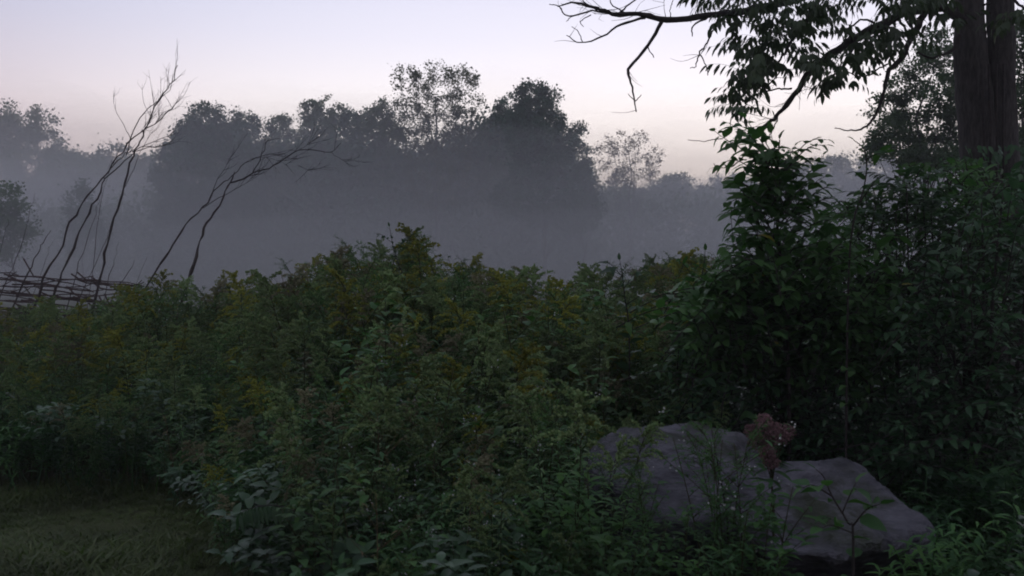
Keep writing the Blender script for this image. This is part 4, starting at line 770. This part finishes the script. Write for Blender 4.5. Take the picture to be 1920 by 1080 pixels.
# ------------------------------------------------------------------ flowers near the boulder
def joe_pye():
    Y = 3.72; b = at(1452, 900, Y); t = thing('pink_flower', 'tall wild plant with a dusty pink domed flower head above the boulder', 'flower', (b[0], b[1], 0)); g = Geo(); foot = np.array([b[0], b[1], 0])
    for (x, y) in ((1412, 810), (1432, 792), (1450, 806), (1474, 812), (1440, 826), (1420, 832), (1462, 822), (1438, 850), (1445, 868)):
        tip = at(x, y, Y + rng.normal(0, .05)); g.tube(smooth_line([foot, np.array([b[0], b[1], .35]), np.array([b[0] - .01, b[1], .66]), tip], 4), np.linspace(.005, .0012, 13), 4)
        f = Geo(); m = 150; q = in_ellipsoid(m, .2) * np.array([.034, .034, .034]) + tip; f.inst(FLORET, frames(q, (q - tip) * 20 + np.array([0, 0, .6]), rand_dirs(m, .5), rng.uniform(.008, .014, m))); f.build('flower_cluster', M_pink, t)
    g.build('stem', M_stem, t); g2 = Geo(); m = 70; z = rng.uniform(.25, .80, m); a = rng.uniform(0, 6.28, m); g2.inst(LANCE, frames(np.stack([b[0] - .03 + rng.normal(0, .035, m), b[1] + rng.normal(0, .03, m), z], 1), np.stack([np.cos(a), np.sin(a), rng.normal(.2, .2, m)], 1), np.tile([0, 0, 1.], (m, 1)), rng.uniform(.07, .12, m))); g2.build('foliage', M_herb, t, kind='stuff')
joe_pye()
# ferny plants at the lower right and around the boulder
def frond_plant(label, x, y, n, L, mat, grp=None, lean=0):
    t = thing('fern', label, 'fern', (x, y, 0), grp)
    for i in range(n):
        a = i * 2.4 + rng.normal(0, .3); d = np.array([math.cos(a), math.sin(a), 1.3]); l = L * rng.uniform(.7, 1.1); c = curve_pts((x, y, 0), d, l, 12, (d[0] * 1.1, d[1] * 1.1, -2.0)); g = Geo(); g.tube(c, np.linspace(.003, .001, 13), 3); k = 26; q = np.linspace(.25, .99, k) * 12
        B = np.array([c[int(v)] + (c[min(12, int(v) + 1)] - c[int(v)]) * (v % 1) for v in q]); T = np.array([c[min(12, int(v) + 1)] - c[int(v)] for v in q]); T /= np.linalg.norm(T, axis=1)[:, None] + 1e-9; W = np.cross(T, [0, 0, 1.]); sz = l * .2 * np.sin(np.linspace(.5, 3.0, k))
        for sgn in (-1, 1): g.inst(NARROW, frames(B, W * sgn + T * .35, np.tile([0, 0, 1.], (k, 1)), np.maximum(.012, sz)))
        g.build('frond', mat, t)
    return t
spots = [(1735, 3.3, .7), (1800, 3.1, .75), (1870, 3.4, .85), (1930, 3.1, .8), (1830, 3.8, .9), (1900, 4.0, .95), (1770, 2.9, .55), (1640, 3.05, .42), (1880, 2.8, .6), (1960, 3.6, .9), (1790, 4.1, .85)]
for i, (x, y_, l) in enumerate(spots): frond_plant('yellow green ferny plant at the lower right corner beside the boulder', gx(x, y_), y_, 7, l, M_fern, 'ferny plants at the lower right corner')
for i, (x, y_, l) in enumerate([(1130, 3.6, .5), (1190, 3.4, .45), (1255, 3.45, .42), (1080, 3.8, .6)]): frond_plant('small ferny plant at the left foot of the boulder', gx(x, y_), y_, 6, l, M_herb, 'ferny plants at the left foot of the boulder')
for x, y_, h, kd in [(1090, 3.5, .72, 'broad'), (1120, 3.55, .68, 'herb'), (1150, 3.5, .64, 'broad'), (1185, 3.45, .70, 'green'), (1215, 3.4, .64, 'herb'), (1250, 3.4, .58, 'broad'), (1290, 3.35, .56, 'herb'), (1330, 3.4, .60, 'herb'), (1360, 3.45, .66, 'green'), (1395, 3.4, .62, 'herb'),
                     (1425, 3.3, .50, 'broad'), (1470, 3.2, .45, 'herb'), (1520, 3.15, .42, 'herb'), (1135, 3.3, .66, 'herb'), (1060, 3.3, .62, 'broad'), (1110, 3.1, .6, 'herb'), (1180, 3.1, .55, 'broad'), (1240, 3.1, .5, 'herb'), (1300, 3.1, .47, 'broad'), (1370, 3.1, .48, 'herb'), (1590, 3.1, .4, 'herb'), (1375, 3.55, .90, 'aster'), (1345, 3.5, .86, 'green'), (1390, 3.5, .84, 'green'), (1410, 3.45, .76, 'herb'), (1355, 3.6, .80, 'herb'), (1060, 3.6, .95, 'bud'), (1095, 3.7, .92, 'green'), (1110, 3.75, .80, 'bud'), (1160, 3.7, .70, 'herb'), (1440, 3.4, .66, 'broad'), (1200, 3.6, .72, 'green')]:
    for _ in range(2): plant(kd, gx(x + rng.normal(0, 14), y_), y_ + rng.normal(0, .06), (h + .06) * rng.uniform(.92, 1.05), rng.uniform(0, 6), NAMES[kd][1] + ' before the boulder face', NAMES[kd][0].replace('_', ' ') + ' plants before the boulder face')
# dark arched frond beside the grass
t = thing('arching_frond', 'dark arched frond with hanging leaflets at the grass edge, lower left of centre', 'frond', (gx(600, 3.75), 3.75, 0)); g = Geo()
c = smooth_line([np.array([gx(600, 3.75), 3.75, 0.05]), at(590, 985, 3.7), at(560, 962, 3.65), at(520, 948, 3.6), at(480, 950, 3.55), at(450, 962, 3.5)], 5); g.tube(c, np.linspace(.005, .0015, len(c)), 4); g.build('stalk', M_twig, t)
for i in range(4, len(c)):
    g = Geo(); g.inst(leaf_tpl(.22, .1, .1, 4), frames(np.array([c[i], c[i]]), np.array([[.25, -.3, -1.], [-.3, .3, -1.]]), np.tile([0, -1., .2], (2, 1)), .085 * rng.uniform(.8, 1.1))); g.build('leaflet', M_shrub_dk, t)
